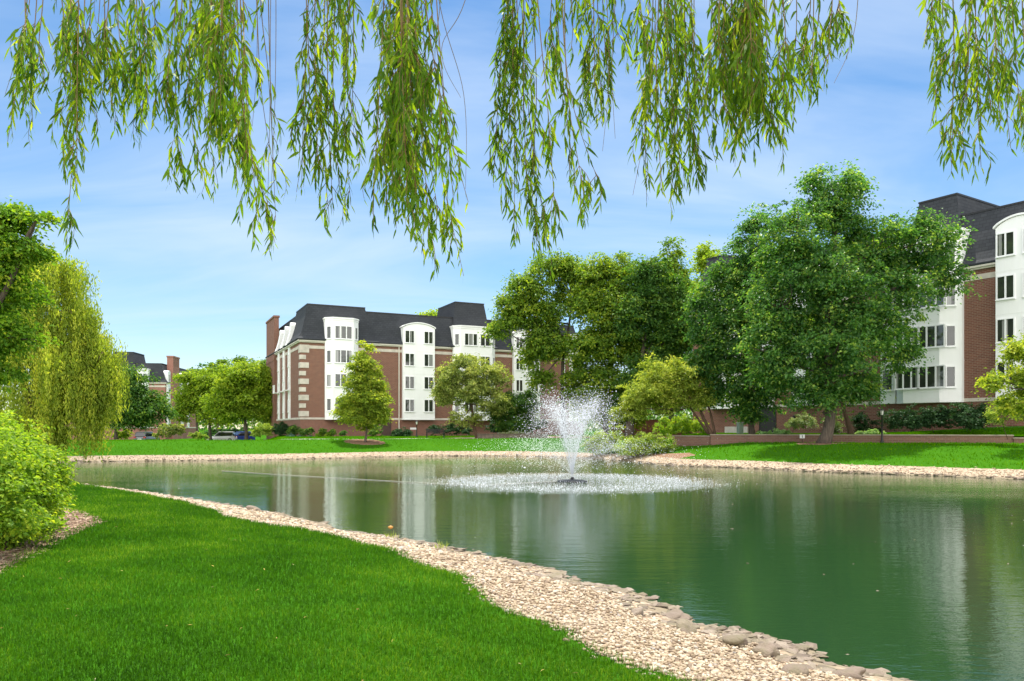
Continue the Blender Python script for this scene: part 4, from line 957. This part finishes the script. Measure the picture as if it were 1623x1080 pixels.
# --- right block
dirL = np.array([-.634, 1.0]); dirL /= np.linalg.norm(dirL); p0 = np.array([PX(1529, 51), 51.0])
org = p0+dirL*solve(p0, dirL, 1098); u = -dirL; rz = math.atan2(u[1], u[0])
root = empty('apartment_building', (org[0], org[1], 0), rz, 'large brick apartment block with white bays half hidden by the tall maple', 'building')
zb = 3.95; L = S(1760); D = 16
shell(root, L, D, 1.6, zb, BRICK, [(-.02, S(1150), -.03, 9, 14.2), (S(1424), S(1529), -.05, 9, 14.4)])
bay(root, FR, S(1425), S(1528), zb, [(.29, 1.75, 3), (.66, 1.85, 3)], out=1.2, ch=1.0)
pier(root, FR, S(1398), S(1421), zb, [(.5, .85, 1)], rise=.0, top=8.9, out=.2, floors=3)
pier(root, FR, S(1584), S(1660), zb, [(.22, 1.1, 2), (.78, 1.1, 2)])
pier(root, FR, S(1262), S(1292), zb, [(.26, 1.0, 2), (.76, 1.0, 2)])
bay(root, FR, S(1130), S(1176), zb, [(.3, 1.75, 3), (.68, 1.75, 3)], out=1.2, ch=1.0)
pier(root, FR, S(1205), S(1228), zb, [(.27, 1.0, 2), (.77, 1.0, 2)])
door(root, FR, S(1217), 1.72, 1.6, 2.1, DARKDOOR)
q = MB(); q.box(S(1150), S(1186), -.12, -.002, 1.2, 2.3); q.build('foundation_ledge', CONCRETE, root)
q = MB(); q.box(S(1262)-.05, S(1262)+.05, -.25, -.001, 3.2, 3.26); q.lathe([(.06, 2.8), (.13, 3.05), (.15, 3.1), (.02, 3.25)], S(1262), -.25, 8); q.build('wall_lantern', METAL, root)
RB = (org.copy(), u.copy())

# --- distant block on the left
u = np.array([.992, .1262]); cor = np.array([PX(262, 150), 150.0]); Lw = 19.0; org = cor-u*Lw; rz = math.atan2(u[1], u[0])
root = empty('apartment_building', (org[0], org[1], 0), rz, 'distant brick block with chimney behind the parked cars', 'building')
zb = 2.3; RFc = (Lw, 0, PI/2)
shell(root, Lw, 21, -.3, zb, BRICK_FAR, [(8, S(217), -.05, 8, 15)])
bay(root, FR, S(218), S(236), zb, [(.5, 1.8, 3)]) if S(236) > S(218)+2 else None
Rt = lambda px: solve(cor, np.array([-.1262, .992]), px)
for px in (280, 287, 297):
    s = Rt(px); w = .9
    p_ = MB(RFc); p_.extrude_y(arch_pts(s-w/2, s+w/2, zb+.1, zb+11.2, .4), -.3, .8); p_.build('white_strip', STUCCO, root)
    for k in range(3): window(root, RFc, s, .3, zb+.95+k*2.75, .7, 1.5, 1)
s = 1.3
p_ = MB(RFc); p_.extrude_y(arch_pts(.6, 2.4, zb+.1, zb+11.0, .5), -.3, .8); p_.build('white_strip', STUCCO, root)
for k in range(4): window(root, RFc, 1.5, .3, zb+.95+k*2.75, 1.2, 1.5, 2)
q = MB(RFc); a, b = Rt(268), Rt(276); q.box(a, b+.8, -.8, .4, -1, zb+14.2); q.box(a-.1, b+.9, -.9, .5, zb+14.2, zb+14.5); q.build('chimney', BRICK_FAR, root)

# ------------------------------------------------------------------ terrace, walls, street furniture
WALLY = lambda px: float(np.interp(px, [1060, 1066, 1125, 1606, 1700], [53.8, 53.5, 51, 45.2, 44.3]))
def terrace():
    org, u = RB; N = 40; V = []; M_ = 14
    for i in range(N+1):
        px = 1064+(1690-1064)*i/N; Yw = WALLY(px)+.16; a = np.array([PX(px, Yw), Yw])
        s = solve(org, u, 1105+(1700-1105)*i/N); b = org+u*s-np.array([u[1], -u[0]])*0
        b = org+u*s
        for j in range(M_+1):
            t = j/M_; p = a+(b-a)*t
            z1 = 1.74+.58*ss(.35, .95, np.array([i/N]))[0]
            V.append((p[0], p[1], (1.66+(z1-1.66)*ss(0, 1, np.array([t]))[0]) if 0 < i < N else .6))
    f = []
    for i in range(N):
        for j in range(M_): a = i*(M_+1)+j; f.append((a, a+M_+1, a+M_+2, a+1))
    t = NT('terrace_lawn'); p = t.n('NewGeometry').outputs['Position']
    t.set(Base_Color=t.mix(t.noise(2, 5, .6, p), (.028, .10, .006), (.055, .16, .012)), Roughness=.95); t.b.inputs['Specular IOR Level'].default_value = .1
    o = np_mesh('terrace', np.array(V), [np.array(f)], t.m, smooth=True); tag(o, 'raised grass terrace along the large block', kind='structure')
    # blades on it
    VV = np.array(V).reshape(N+1, M_+1, 3); n = 30000; a = rng.uniform(1, N-.01, n); b = rng.uniform(0, M_*.72, n); ia, ib = a.astype(int), b.astype(int); fa, fb = (a-ia)[:, None], (b-ib)[:, None]
    ib2 = np.minimum(ib+1, M_); q = VV[ia, ib]*(1-fa)*(1-fb)+VV[ia+1, ib]*fa*(1-fb)+VV[ia, ib2]*(1-fa)*fb+VV[ia+1, ib2]*fa*fb
    blades('lawn_grass', q[:, 0], q[:, 1], q[:, 2], rng.uniform(.06, .12, n), rng.uniform(.03, .05, n), L_FGRASS, 'grass on the raised terrace by the large block', False)
terrace()
COPING = plain('brown_coping_stone', (.27, .215, .165), .85, vary=.25, scale=2)
def wall(name, label, pts, z0, z1, th=.32, mat=WALLBRICK):
    root = empty(name, (pts[0][0], pts[0][1], z0), 0, label, 'wall'); ox, oy = pts[0]
    m = MB(); c = MB()
    for (a, b) in zip(pts[:-1], pts[1:]):
        d = Vector((b[0]-a[0], b[1]-a[1])); L = d.length; fr = (a[0]-ox, a[1]-oy, math.atan2(d.y, d.x)); m.fr = fr; c.fr = fr
        m.box(0, L, 0, th, -.5, z1-z0-.07); c.box(-.03, L+.03, -.04, th+.04, z1-z0-.07, z1-z0)
    m.build('brick_course', mat, root); c.build('coping', COPING if mat is WALLBRICK else mat, root, .01)
wall('retaining_wall', 'long low brick retaining wall with pale coping behind the stout trunk', [(PX(1126, 51), 51), (PX(1606, 45.2), 45.2)], 1.2, 1.74)
wall('retaining_wall', 'short stepped end of brick wall below the arching crabapple', [(PX(1066, 53.5), 53.5), (PX(1125, 51.2), 51.2)], 1.1, 1.64)
wall('retaining_wall', 'low brick wall step at the frame edge beneath the pale bushes', [(PX(1607, 45.1), 45.1), (PX(1680, 44.4), 44.4)], 1.1, 1.58)
TIMBER = plain('weathered_timber', (.13, .10, .075), .85, vary=.35, scale=4)
wall('planter_wall', 'dark timber planter wall behind the fountain spray', [(PX(757, 69.5), 69.5), (PX(868, 70.5), 70.5)], 1.1, 1.66, .25, TIMBER)
wall('boundary_wall', 'dark brick garden wall behind the crabapple and thick trunk', [(PX(968, 84), 84), (PX(1100, 80), 80)], 1.1, 3.1, .3, BRICK)

def lamp(px, Y, ztop, label, z0):
    x = PX(px, Y); root = empty('lamp_post', (x, Y, z0), 0, label, 'street lamp', 'black lamp posts'); h = ztop-z0
    m = MB(); m.smooth = True; m.lathe([(.11, -.1), (.11, .12), (.07, .18), (.055, .5), (.04, h-.45), (.06, h-.43), (.03, h-.4)], n=12); m.build('post', METAL, root)
    g = MB(); g.lathe([(.075, h-.39), (.115, h-.12)], n=6); g.build('lantern_glass', LAMPGLASS, root)
    c = MB(); c.lathe([(.15, h-.12), (.14, h-.09), (.05, h), (.012, h+.03), (.012, h+.07)], n=8)
    for k in range(6): a = 2*PI*k/6; c.tube([(.08*math.cos(a), .08*math.sin(a), h-.4), (.12*math.cos(a), .12*math.sin(a), h-.11)], .007, 4)
    c.build('lantern_cap', METAL, root)
lamp(1398, 47.3, PZ(648, 47.3), 'black lamp post standing at the long brick retaining wall', gz(PX(1398, 47.3), 47.3))
lamp(660.5, 80, PZ(667, 80), 'slim dark lamp post on the lawn by the block with corner stones', gz(PX(660, 80), 80))
def bench(px, Y, label):
    x = PX(px, Y); root = empty('park_bench', (x, Y, gz(x, Y)), .25, label, 'bench'); m = MB()
    for i in range(4): m.box(-.85, .85, -.25+i*.13, -.15+i*.13, .43, .46)
    m.build('seat', METAL, root); b = MB()
    for i in range(4): b.box(-.85, .85, .26, .29, .52+i*.1, .59+i*.1)
    b.build('backrest', METAL, root)
    for sx in (-1, 1):
        for y0, hh in ((-.24, .43), (.24, .92)):
            l = MB(); l.box(sx*.84-.025, sx*.84+.025, y0-.025, y0+.025, -.03, hh); l.build('leg', METAL, root)
        a = MB(); a.box(sx*.84-.03, sx*.84+.03, -.26, .24, .64, .67); a.box(sx*.84-.02, sx*.84+.02, -.25, -.21, .43, .64); a.build('armrest', METAL, root)
bench(690, 74, 'black iron bench on the lawn before the low dark hedge')
def stake(px, py0, py1, Y, z0, label):
    x = PX(px, Y); root = empty('lawn_sign', (x, Y, z0), 0, label, 'sign'); h = PZ(py0, Y)-z0
    m = MB(); m.box(-.015, .015, 0, .02, -.1, h-.05); m.build('post', METAL, root)
    p = MB(); p.box(-.16, .16, -.02, -.001, h-.24, h); p.build('sign_panel', SIGNW, root)
    k = MB(); k.box(-.02, .02, -.024, -.0205, h-.2, h-.05); k.build('sign_mark', SIGNK, root)
stake(1271.5, 689, 702, 48.3, gz(PX(1271, 48.3), 48.3), 'small white sign on a stake left of the stout maple trunk')
x = PX(1173, 58); root = empty('utility_cabinet', (x, 58, 1.7), .5, 'grey metal cabinet by the brick wall near the arching crabapple', 'cabinet')
m = MB(); m.box(-.22, .22, -.15, .15, -.05, .85); m.build('body', GREYBOX, root, .015); m = MB(); m.box(-.25, .25, -.18, .18, .85, .9); m.build('lid', GREYBOX, root, .01)

# ------------------------------------------------------------------ cars
TYRE = plain('tyre_rubber', (.02, .02, .02), .8); RIM = plain('alloy_rim', (.45, .45, .46), .3, metal=.8); CARGLASS = plain('car_glass', (.012, .014, .016), .05, spec=.8)
REDL = plain('tail_lamp_red', (.35, .02, .015), .25); WHL = plain('head_lamp', (.75, .75, .72), .15); PLATE = plain('number_plate', (.7, .7, .68), .5)
def paint(name, col):
    t = NT(name); t.set(Base_Color=col, Roughness=.3, Metallic=.15); t.b.inputs['Coat Weight'].default_value = .6; return t.m
def car(name, label, px, Y, z, rot, mat, L=4.6, W=1.86, H=1.7):
    root = empty(name, (PX(px, Y), Y, z), rot, label, 'car', 'cars parked beyond the lawn')
    hw = W/2; b = MB(); b.smooth = False
    def ring(x, y0, z0, z1, top): return [(x, -y0, z0), (x, -y0*1.0, z0+(z1-z0)*.6), (x, -y0*top, z1), (x, y0*top, z1), (x, y0, z0+(z1-z0)*.6), (x, y0, z0)]
    st = [(-L/2, .80, .42, .85, .9), (-L/2+.12, .93, .3, 1.0, .94), (-L*.3, 1, .24, 1.04, .95), (0, 1, .24, 1.02, .95), (L*.22, 1, .24, 1.0, .94), (L*.4, .97, .26, .93, .92), (L/2-.12, .88, .3, .8, .9), (L/2, .72, .4, .66, .9)]
    b.rings([ring(x, hw*a, z0, z1, t) for x, a, z0, z1, t in st]); body = b.build('body', mat, root, .04)
    g = MB(); gs = [(-L*.48, .8, 1.0, 1.06, .98), (-L*.40, .86, 1.0, H-.09, .80), (-L*.1, .9, 1.0, H-.05, .82), (L*.06, .9, 1.0, H-.07, .82), (L*.24, .86, .98, 1.02, .95)]
    g.rings([ring(x, hw*a, z0, z1, t) for x, a, z0, z1, t in gs]); g.build('cabin_glass', CARGLASS, root, .03)
    r = MB(); rs = [(-L*.41, .70), (-L*.1, .76), (L*.07, .74)]
    r.rings([[(x, -hw*a, H-.085), (x, -hw*a*.9, H), (x, hw*a*.9, H), (x, hw*a, H-.085)] for x, a in rs])
    for x0, x1 in ((-L*.42, -L*.38), (-L*.13, -L*.10), (L*.06, L*.22)):
        for sgn in (-1, 1): r.tube([(x0, sgn*hw*.73, H-.1) if x1 < L*.1 else (x0, sgn*hw*.73, H-.08), (x1, sgn*hw*.87, 1.03)], .045, 5)
    r.build('roof', mat, root)
    for sx in (-.31, .31):
        for sy in (-1, 1):
            t = MB(); t.smooth = True
            ringp = lambda rr, y: [(rr*math.cos(2*PI*k/18), y, .34+rr*math.sin(2*PI*k/18)) for k in range(18)]
            t.rings([ringp(.2, sy*(hw-.2)), ringp(.34, sy*(hw-.19)), ringp(.34, sy*(hw+.005)), ringp(.22, sy*(hw+.015))], False, False); w = t.build('wheel', TYRE, root)
            rm = MB(); rm.rings([ringp(.22, sy*(hw-.05)), ringp(.22, sy*(hw+.012)), ringp(.05, sy*(hw+.018))]); rm.build('rim', RIM, w); w.location = (sx*L, 0, 0)
    for sy in (-1, 1):
        m = MB(); m.box(-L/2-.02, -L/2+.14, sy*hw*.72-.17, sy*hw*.72+.17, .82, .98); m.build('tail_light', REDL, root)
        m = MB(); m.box(L/2-.16, L/2-.03, sy*hw*.66-.17, sy*hw*.66+.17, .64, .76); m.build('headlight', WHL, root)
        m = MB(); m.box(L*.16, L*.16+.1, sy*(hw+.1)-.09, sy*(hw+.1)+.09, 1.0, 1.13); m.build('wing_mirror', mat, root)
    m = MB(); m.box(-L/2-.03, -L/2+.05, -.26, .26, .6, .73); m.build('number_plate', PLATE, root)
    m = MB(); m.box(-L/2-.06, -L/2+.1, -hw*.84, hw*.84, .36, .5); m.build('bumper', TYRE, root, .02)
car('parked_car', 'dark grey car seen from behind under the maple', 233, 108, .0, PI/2+.03, paint('graphite_paint', (.10, .105, .115)))
car('parked_car', 'white car parked side on below the pale locusts', 351, 116, -.02, PI+.18, paint('white_paint', (.78, .78, .77)), 4.4)
car('parked_car', 'bright blue car parked beyond the white one', 380.5, 119, -.02, PI+.75, paint('blue_paint', (.012, .06, .33)), 4.3)

# ------------------------------------------------------------------ fountain
def droplet_mat():
    t = NT('white_spray'); t.set(Base_Color=(.9, .92, .95), Roughness=.25, IOR=1.33)
    tr = t.n('BsdfTranslucent', i_Color=(.95, .97, 1, 1)); mx = t.n('MixShader'); mx.inputs[0].default_value = .5
    t.l(t.b.outputs[0], mx.inputs[1]); t.l(tr.outputs[0], mx.inputs[2]); t.l(mx.outputs[0], t.out.inputs[0]); return t.m
SPRAY = droplet_mat()
root = empty('fountain', (FX, FY, 0), 0, 'floating fountain throwing a white plume in the pond', 'fountain')
m = MB(); m.smooth = True; m.lathe([(.5, -.12), (.6, -.05), (.6, .02), (.5, .05), (.2, .07), (.0, .07)], n=28); m.build('float', plain('dark_float', (.03, .032, .034), .5), root)
m = MB(); m.lathe([(.08, .06), (.08, .12), (.05, .17), (.04, .17)], n=14); m.build('nozzle', METAL, root)
g = 9.81
def ballistic(n, vy, ang, jitter, tmax=1.0, t0=0.0):
    v = vy*rng.normal(1, .06, n); a = np.abs(ang+rng.normal(0, 1, n)*jitter[0]); ph = rng.uniform(0, 2*PI, n); vr = v*np.tan(a)
    T = 2*v/g; t = (t0+(tmax-t0)*rng.uniform(0, 1, n))*T; r = vr*t; z = .26+v*t-g*t*t/2; sp = jitter[1]*t
    return np.stack([r*np.cos(ph), r*np.sin(ph), z], 1)+rng.normal(0, 1, (n, 3))*sp[:, None], t
p1, t1 = ballistic(24000, 7.35, math.radians(10.8), (math.radians(1.6), .035), .97, .12)
p2, t2 = ballistic(500, 7.0, math.radians(5), (math.radians(2.5), .06), .9, .1)
p3, t3 = ballistic(12000, 4.9, math.radians(46), (math.radians(4), .02), 1.0)
p4, t4 = ballistic(6000, 6.4, math.radians(13), (math.radians(4), .16), 1.0, .12)
p5, t5 = ballistic(2600, 7.4, math.radians(11), (math.radians(2.5), .012), .36)
# the unbroken jets just above the nozzle
jets = MB(); jets.smooth = True
for k in range(22):
    ph = 2*PI*k/22+rng.normal(0, .08); v = 7.3*rng.normal(1, .04); a = math.radians(rng.normal(11.3, 1.6) if k % 3 else rng.normal(5, 2)); te = rng.uniform(.14, .30); tt = np.linspace(0, te, 9)
    jets.tube([(v*math.tan(a)*t*math.cos(ph)+rng.normal(0, .004), v*math.tan(a)*t*math.sin(ph)+rng.normal(0, .004), .2+v*t-g*t*t/2) for t in tt], list(np.linspace(.011, .004, 9)), 5, False)
jets.build('water_jets', SPRAY, root)['kind'] = 'stuff'
n6 = 26000; z6 = 2.7*rng.beta(1.3, 1.5, n6)+.05; r6 = (.25+z6*.22)*np.abs(rng.normal(0, .8, n6))+rng.uniform(0, 1, n6)**2*1.6*(1-z6/3); a6 = rng.uniform(0, 2*PI, n6)
p6 = np.stack([r6*np.cos(a6), r6*np.sin(a6), z6], 1)      # fine drifting mist
pp = np.concatenate([p1, p2, p3, p4, p5, p6]); ok = pp[:, 2] > .0; pp = pp[ok]
sz = np.concatenate([rng.gamma(3, .0030, len(p1)), rng.gamma(3, .0033, len(p2)), rng.gamma(3, .0021, len(p3)), rng.gamma(3, .0022, len(p4)), rng.gamma(3, .0032, len(p5)), rng.gamma(4, .0009, n6)])[ok]
o = lumps('spray', pp, sz, SPRAY, flat=1, jit=.1, base=(OV, OF), parent=root); o['kind'] = 'stuff'
n = 15000; rr = np.abs(rng.normal(4.2, 1.0, n)); rr[:6500] = 5*np.sqrt(rng.uniform(.01, 1, 6500)); ph = rng.uniform(0, 2*PI, n)
o = lumps('splash', np.stack([rr*np.cos(ph), rr*np.sin(ph), np.abs(rng.normal(0, .02, n))+.004], 1), rng.gamma(4, .0025, n), SPRAY, flat=.8, jit=.1, base=(OV, OF), parent=root); o['kind'] = 'stuff'
m = MB(); m.smooth = True
pts = [wpt(x, y) for x, y in ((352,747),(430,752),(520,757.5),(610,762.5),(690,767),(760,770))]
m.tube([(x, y, .012) for x, y in pts]+[(FX-.6, FY-.1, .01)], .008, 6)
o = m.build('mooring_cable', plain('pale_cable', (.45, .43, .37), .7)); tag(o, 'thin pale cable floating on the water towards the fountain', 'cable')
n = 140; Yw = rng.uniform(8, 50, n); Xw = rng.uniform(-.6, .7, n)*Yw; ok = shore(Xw, Yw)[0] < -.5
o = lumps('floating_debris', np.stack([Xw, Yw, np.full(n, .004)], 1)[ok], rng.uniform(.01, .03, ok.sum()), PEB, flat=.25, base=(OV, OF)); tag(o, 'specks of leaf and fluff floating on the pond', 'debris', kind='stuff')
n = 150; Yl = rng.uniform(4, 20, n); Xl = rng.uniform(-.8, .3, n)*Yl; inf = shore(Xl, Yl); ok = inf[0] > inf[1]+.2; Xl, Yl = Xl[ok], Yl[ok]
c = np.stack([Xl, Yl, ground(Xl, Yl)+rng.uniform(.03, .07, len(Xl))], 1); d = unit(rng.normal(0, 1, c.shape)*np.array([1, 1, .25])); nr_ = unit(UPV+rng.normal(0, .4, c.shape)); nr_ = unit(nr_-d*(d*nr_).sum(1, keepdims=True)); L = rng.uniform(.025, .06, len(c))
V = kite(c, nr_, d, L, L*.25); t = NT('dry_leaf'); t.set(Base_Color=t.ramp(t.attr('var'), [(0, (.22,.13,.04)), (.6, (.42,.34,.06)), (1, (.55,.48,.30))]), Roughness=.8)
tag(np_mesh('leaf_litter', V.reshape(-1, 3), quads(V), t.m, None, np.repeat(rng.uniform(0, 1, len(c)), 4)), 'dry yellow willow leaves fallen on the near lawn', 'leaves', kind='stuff')
# weeds growing out of the near bank
def weed(px, py, h, label, flower=False):
    Y = (EYE-.1)*F/(py-HY); x = PX(px, Y); z = gz(x, Y); root = empty('bank_weed', (x, Y, z), 0, label, 'plant', 'weeds on the near bank')
    n = 26; V = []; 
    b = np.zeros((n, 3)); b[:, :2] = rng.normal(0, .05, (n, 2)); d = unit(UPV+rng.normal(0, .28, (n, 3))); L = rng.uniform(.5, 1, n)*h
    nr_ = unit(np.cross(d, rng.normal(0, 1, (n, 3)))); V = kite(b+d*L[:, None]*.5, nr_, d, L, np.full(n, .014))
    np_mesh('foliage', V.reshape(-1, 3), quads(V), L_OLIVE, root, np.repeat(rng.uniform(.2, .9, n), 4))
    if flower:
        m = MB(); m.smooth = True; m.tube([(0, 0, 0), (.01, 0, h*.6), (.0, 0, h*1.2)], .005, 5); m.build('stem', L_OLIVE, root)
        m = MB(); m.smooth = True; m.lathe([(.005, h*1.1), (.045, h*1.25), (.05, h*1.38), (.01, h*1.5)], n=8); m.build('flower', plain('orange_petal', (.55, .25, .05), .6), root)
weed(619, 851, .16, 'weed with one orange flower head at the waterline', True)
weed(698, 868, .2, 'olive grass tuft growing at the waterline')

# ------------------------------------------------------------------ sky, sun, camera
SUN_EL, SUN_AZ = math.radians(69), math.radians(1)
w = bpy.data.worlds.new('World'); bpy.context.scene.world = w; w.use_nodes = True
nt = w.node_tree; bg = nt.nodes['Background']
sky = nt.nodes.new('ShaderNodeTexSky'); sky.sky_type = 'NISHITA'; sky.sun_disc = False; sky.sun_elevation = SUN_EL; sky.sun_rotation = SUN_AZ
sky.air_density = 1.0; sky.dust_density = .2; sky.ozone_density = 2.5
tc = nt.nodes.new('ShaderNodeTexCoord'); sp = nt.nodes.new('ShaderNodeSeparateXYZ'); nt.links.new(tc.outputs['Generated'], sp.inputs[0])
def wm(op, a, b, clamp=False):
    x = nt.nodes.new('ShaderNodeMath'); x.operation = op; x.use_clamp = clamp
    for i, v in enumerate((a, b)):
        if isinstance(v, bpy.types.NodeSocket): nt.links.new(v, x.inputs[i])
        else: x.inputs[i].default_value = v
    return x.outputs[0]
den = wm('ADD', wm('MAXIMUM', sp.outputs[2], 0), .18)
cb = nt.nodes.new('ShaderNodeCombineXYZ'); nt.links.new(wm('DIVIDE', sp.outputs[0], den), cb.inputs[0]); nt.links.new(wm('DIVIDE', sp.outputs[1], den), cb.inputs[1])
mp = nt.nodes.new('ShaderNodeMapping'); mp.inputs['Scale'].default_value = (.55, 1.5, 1); mp.inputs['Rotation'].default_value = (0, 0, .35); nt.links.new(cb.outputs[0], mp.inputs[0])
nz = nt.nodes.new('ShaderNodeTexNoise'); nz.inputs['Scale'].default_value = 1.1; nz.inputs['Detail'].default_value = 6; nz.inputs['Roughness'].default_value = .55; nz.inputs['Distortion'].default_value = .6
nt.links.new(mp.outputs[0], nz.inputs['Vector'])
cr = nt.nodes.new('ShaderNodeValToRGB'); cr.color_ramp.elements[0].position = .36; cr.color_ramp.elements[0].color = (0, 0, 0, 1); cr.color_ramp.elements[1].position = .74; cr.color_ramp.elements[1].color = (.62, .62, .62, 1)
nt.links.new(nz.outputs[0], cr.inputs[0])
hs = nt.nodes.new('ShaderNodeHueSaturation'); hs.inputs['Saturation'].default_value = 1.2; hs.inputs['Value'].default_value = 1.0; hs.inputs['Hue'].default_value = .497; nt.links.new(sky.outputs[0], hs.inputs['Color'])
# unseen bright cloud banks, added behind the camera to lighten the shaded facades
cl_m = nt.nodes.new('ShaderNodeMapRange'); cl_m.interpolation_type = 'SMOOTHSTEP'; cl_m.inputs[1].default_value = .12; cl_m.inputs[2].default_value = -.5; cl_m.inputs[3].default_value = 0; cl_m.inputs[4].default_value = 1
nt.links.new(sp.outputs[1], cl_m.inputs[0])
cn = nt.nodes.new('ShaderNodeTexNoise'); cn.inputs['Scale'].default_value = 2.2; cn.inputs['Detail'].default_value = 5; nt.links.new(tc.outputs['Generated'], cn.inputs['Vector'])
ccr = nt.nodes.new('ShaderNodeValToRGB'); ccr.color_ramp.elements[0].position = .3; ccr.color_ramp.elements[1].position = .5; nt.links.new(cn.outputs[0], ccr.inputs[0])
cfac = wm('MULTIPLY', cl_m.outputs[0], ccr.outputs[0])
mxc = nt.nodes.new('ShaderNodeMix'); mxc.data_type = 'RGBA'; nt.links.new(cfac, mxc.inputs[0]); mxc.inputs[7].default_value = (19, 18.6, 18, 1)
mxw = nt.nodes.new('ShaderNodeMix'); mxw.data_type = 'RGBA'; nt.links.new(cr.outputs[0], mxw.inputs[0]); nt.links.new(hs.outputs[0], mxw.inputs[6]); mxw.inputs[7].default_value = (5.4, 6.2, 7.2, 1)
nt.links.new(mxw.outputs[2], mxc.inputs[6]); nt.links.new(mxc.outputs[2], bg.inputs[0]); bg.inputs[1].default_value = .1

sd_ = Vector((math.sin(SUN_AZ)*math.cos(SUN_EL), math.cos(SUN_AZ)*math.cos(SUN_EL), math.sin(SUN_EL)))
ld = bpy.data.lights.new('sun', 'SUN'); ld.energy = 5.0; ld.angle = math.radians(.53); ld.color = (1, .95, .87)
lo = bpy.data.objects.new('sun', ld); C.objects.link(lo); lo.rotation_euler = sd_.to_track_quat('Z', 'Y').to_euler(); lo.location = (0, 0, 60)

cd = bpy.data.cameras.new('camera'); co = bpy.data.objects.new('camera', cd); C.objects.link(co)
co.location = (0, 0, EYE); co.rotation_euler = (PI/2, 0, 0); cd.sensor_width = 36; cd.lens = F*36/1623; cd.shift_y = (HY-540)/1623; cd.clip_end = 6000; cd.clip_start = .05
sc_ = bpy.context.scene; sc_.camera = co
sc_.view_settings.view_transform = 'Standard'; sc_.view_settings.look = 'None'; sc_.view_settings.exposure = .7; sc_.view_settings.gamma = 1
sc_.cycles.max_bounces = 8; sc_.cycles.transparent_max_bounces = 8; sc_.cycles.use_denoising = True
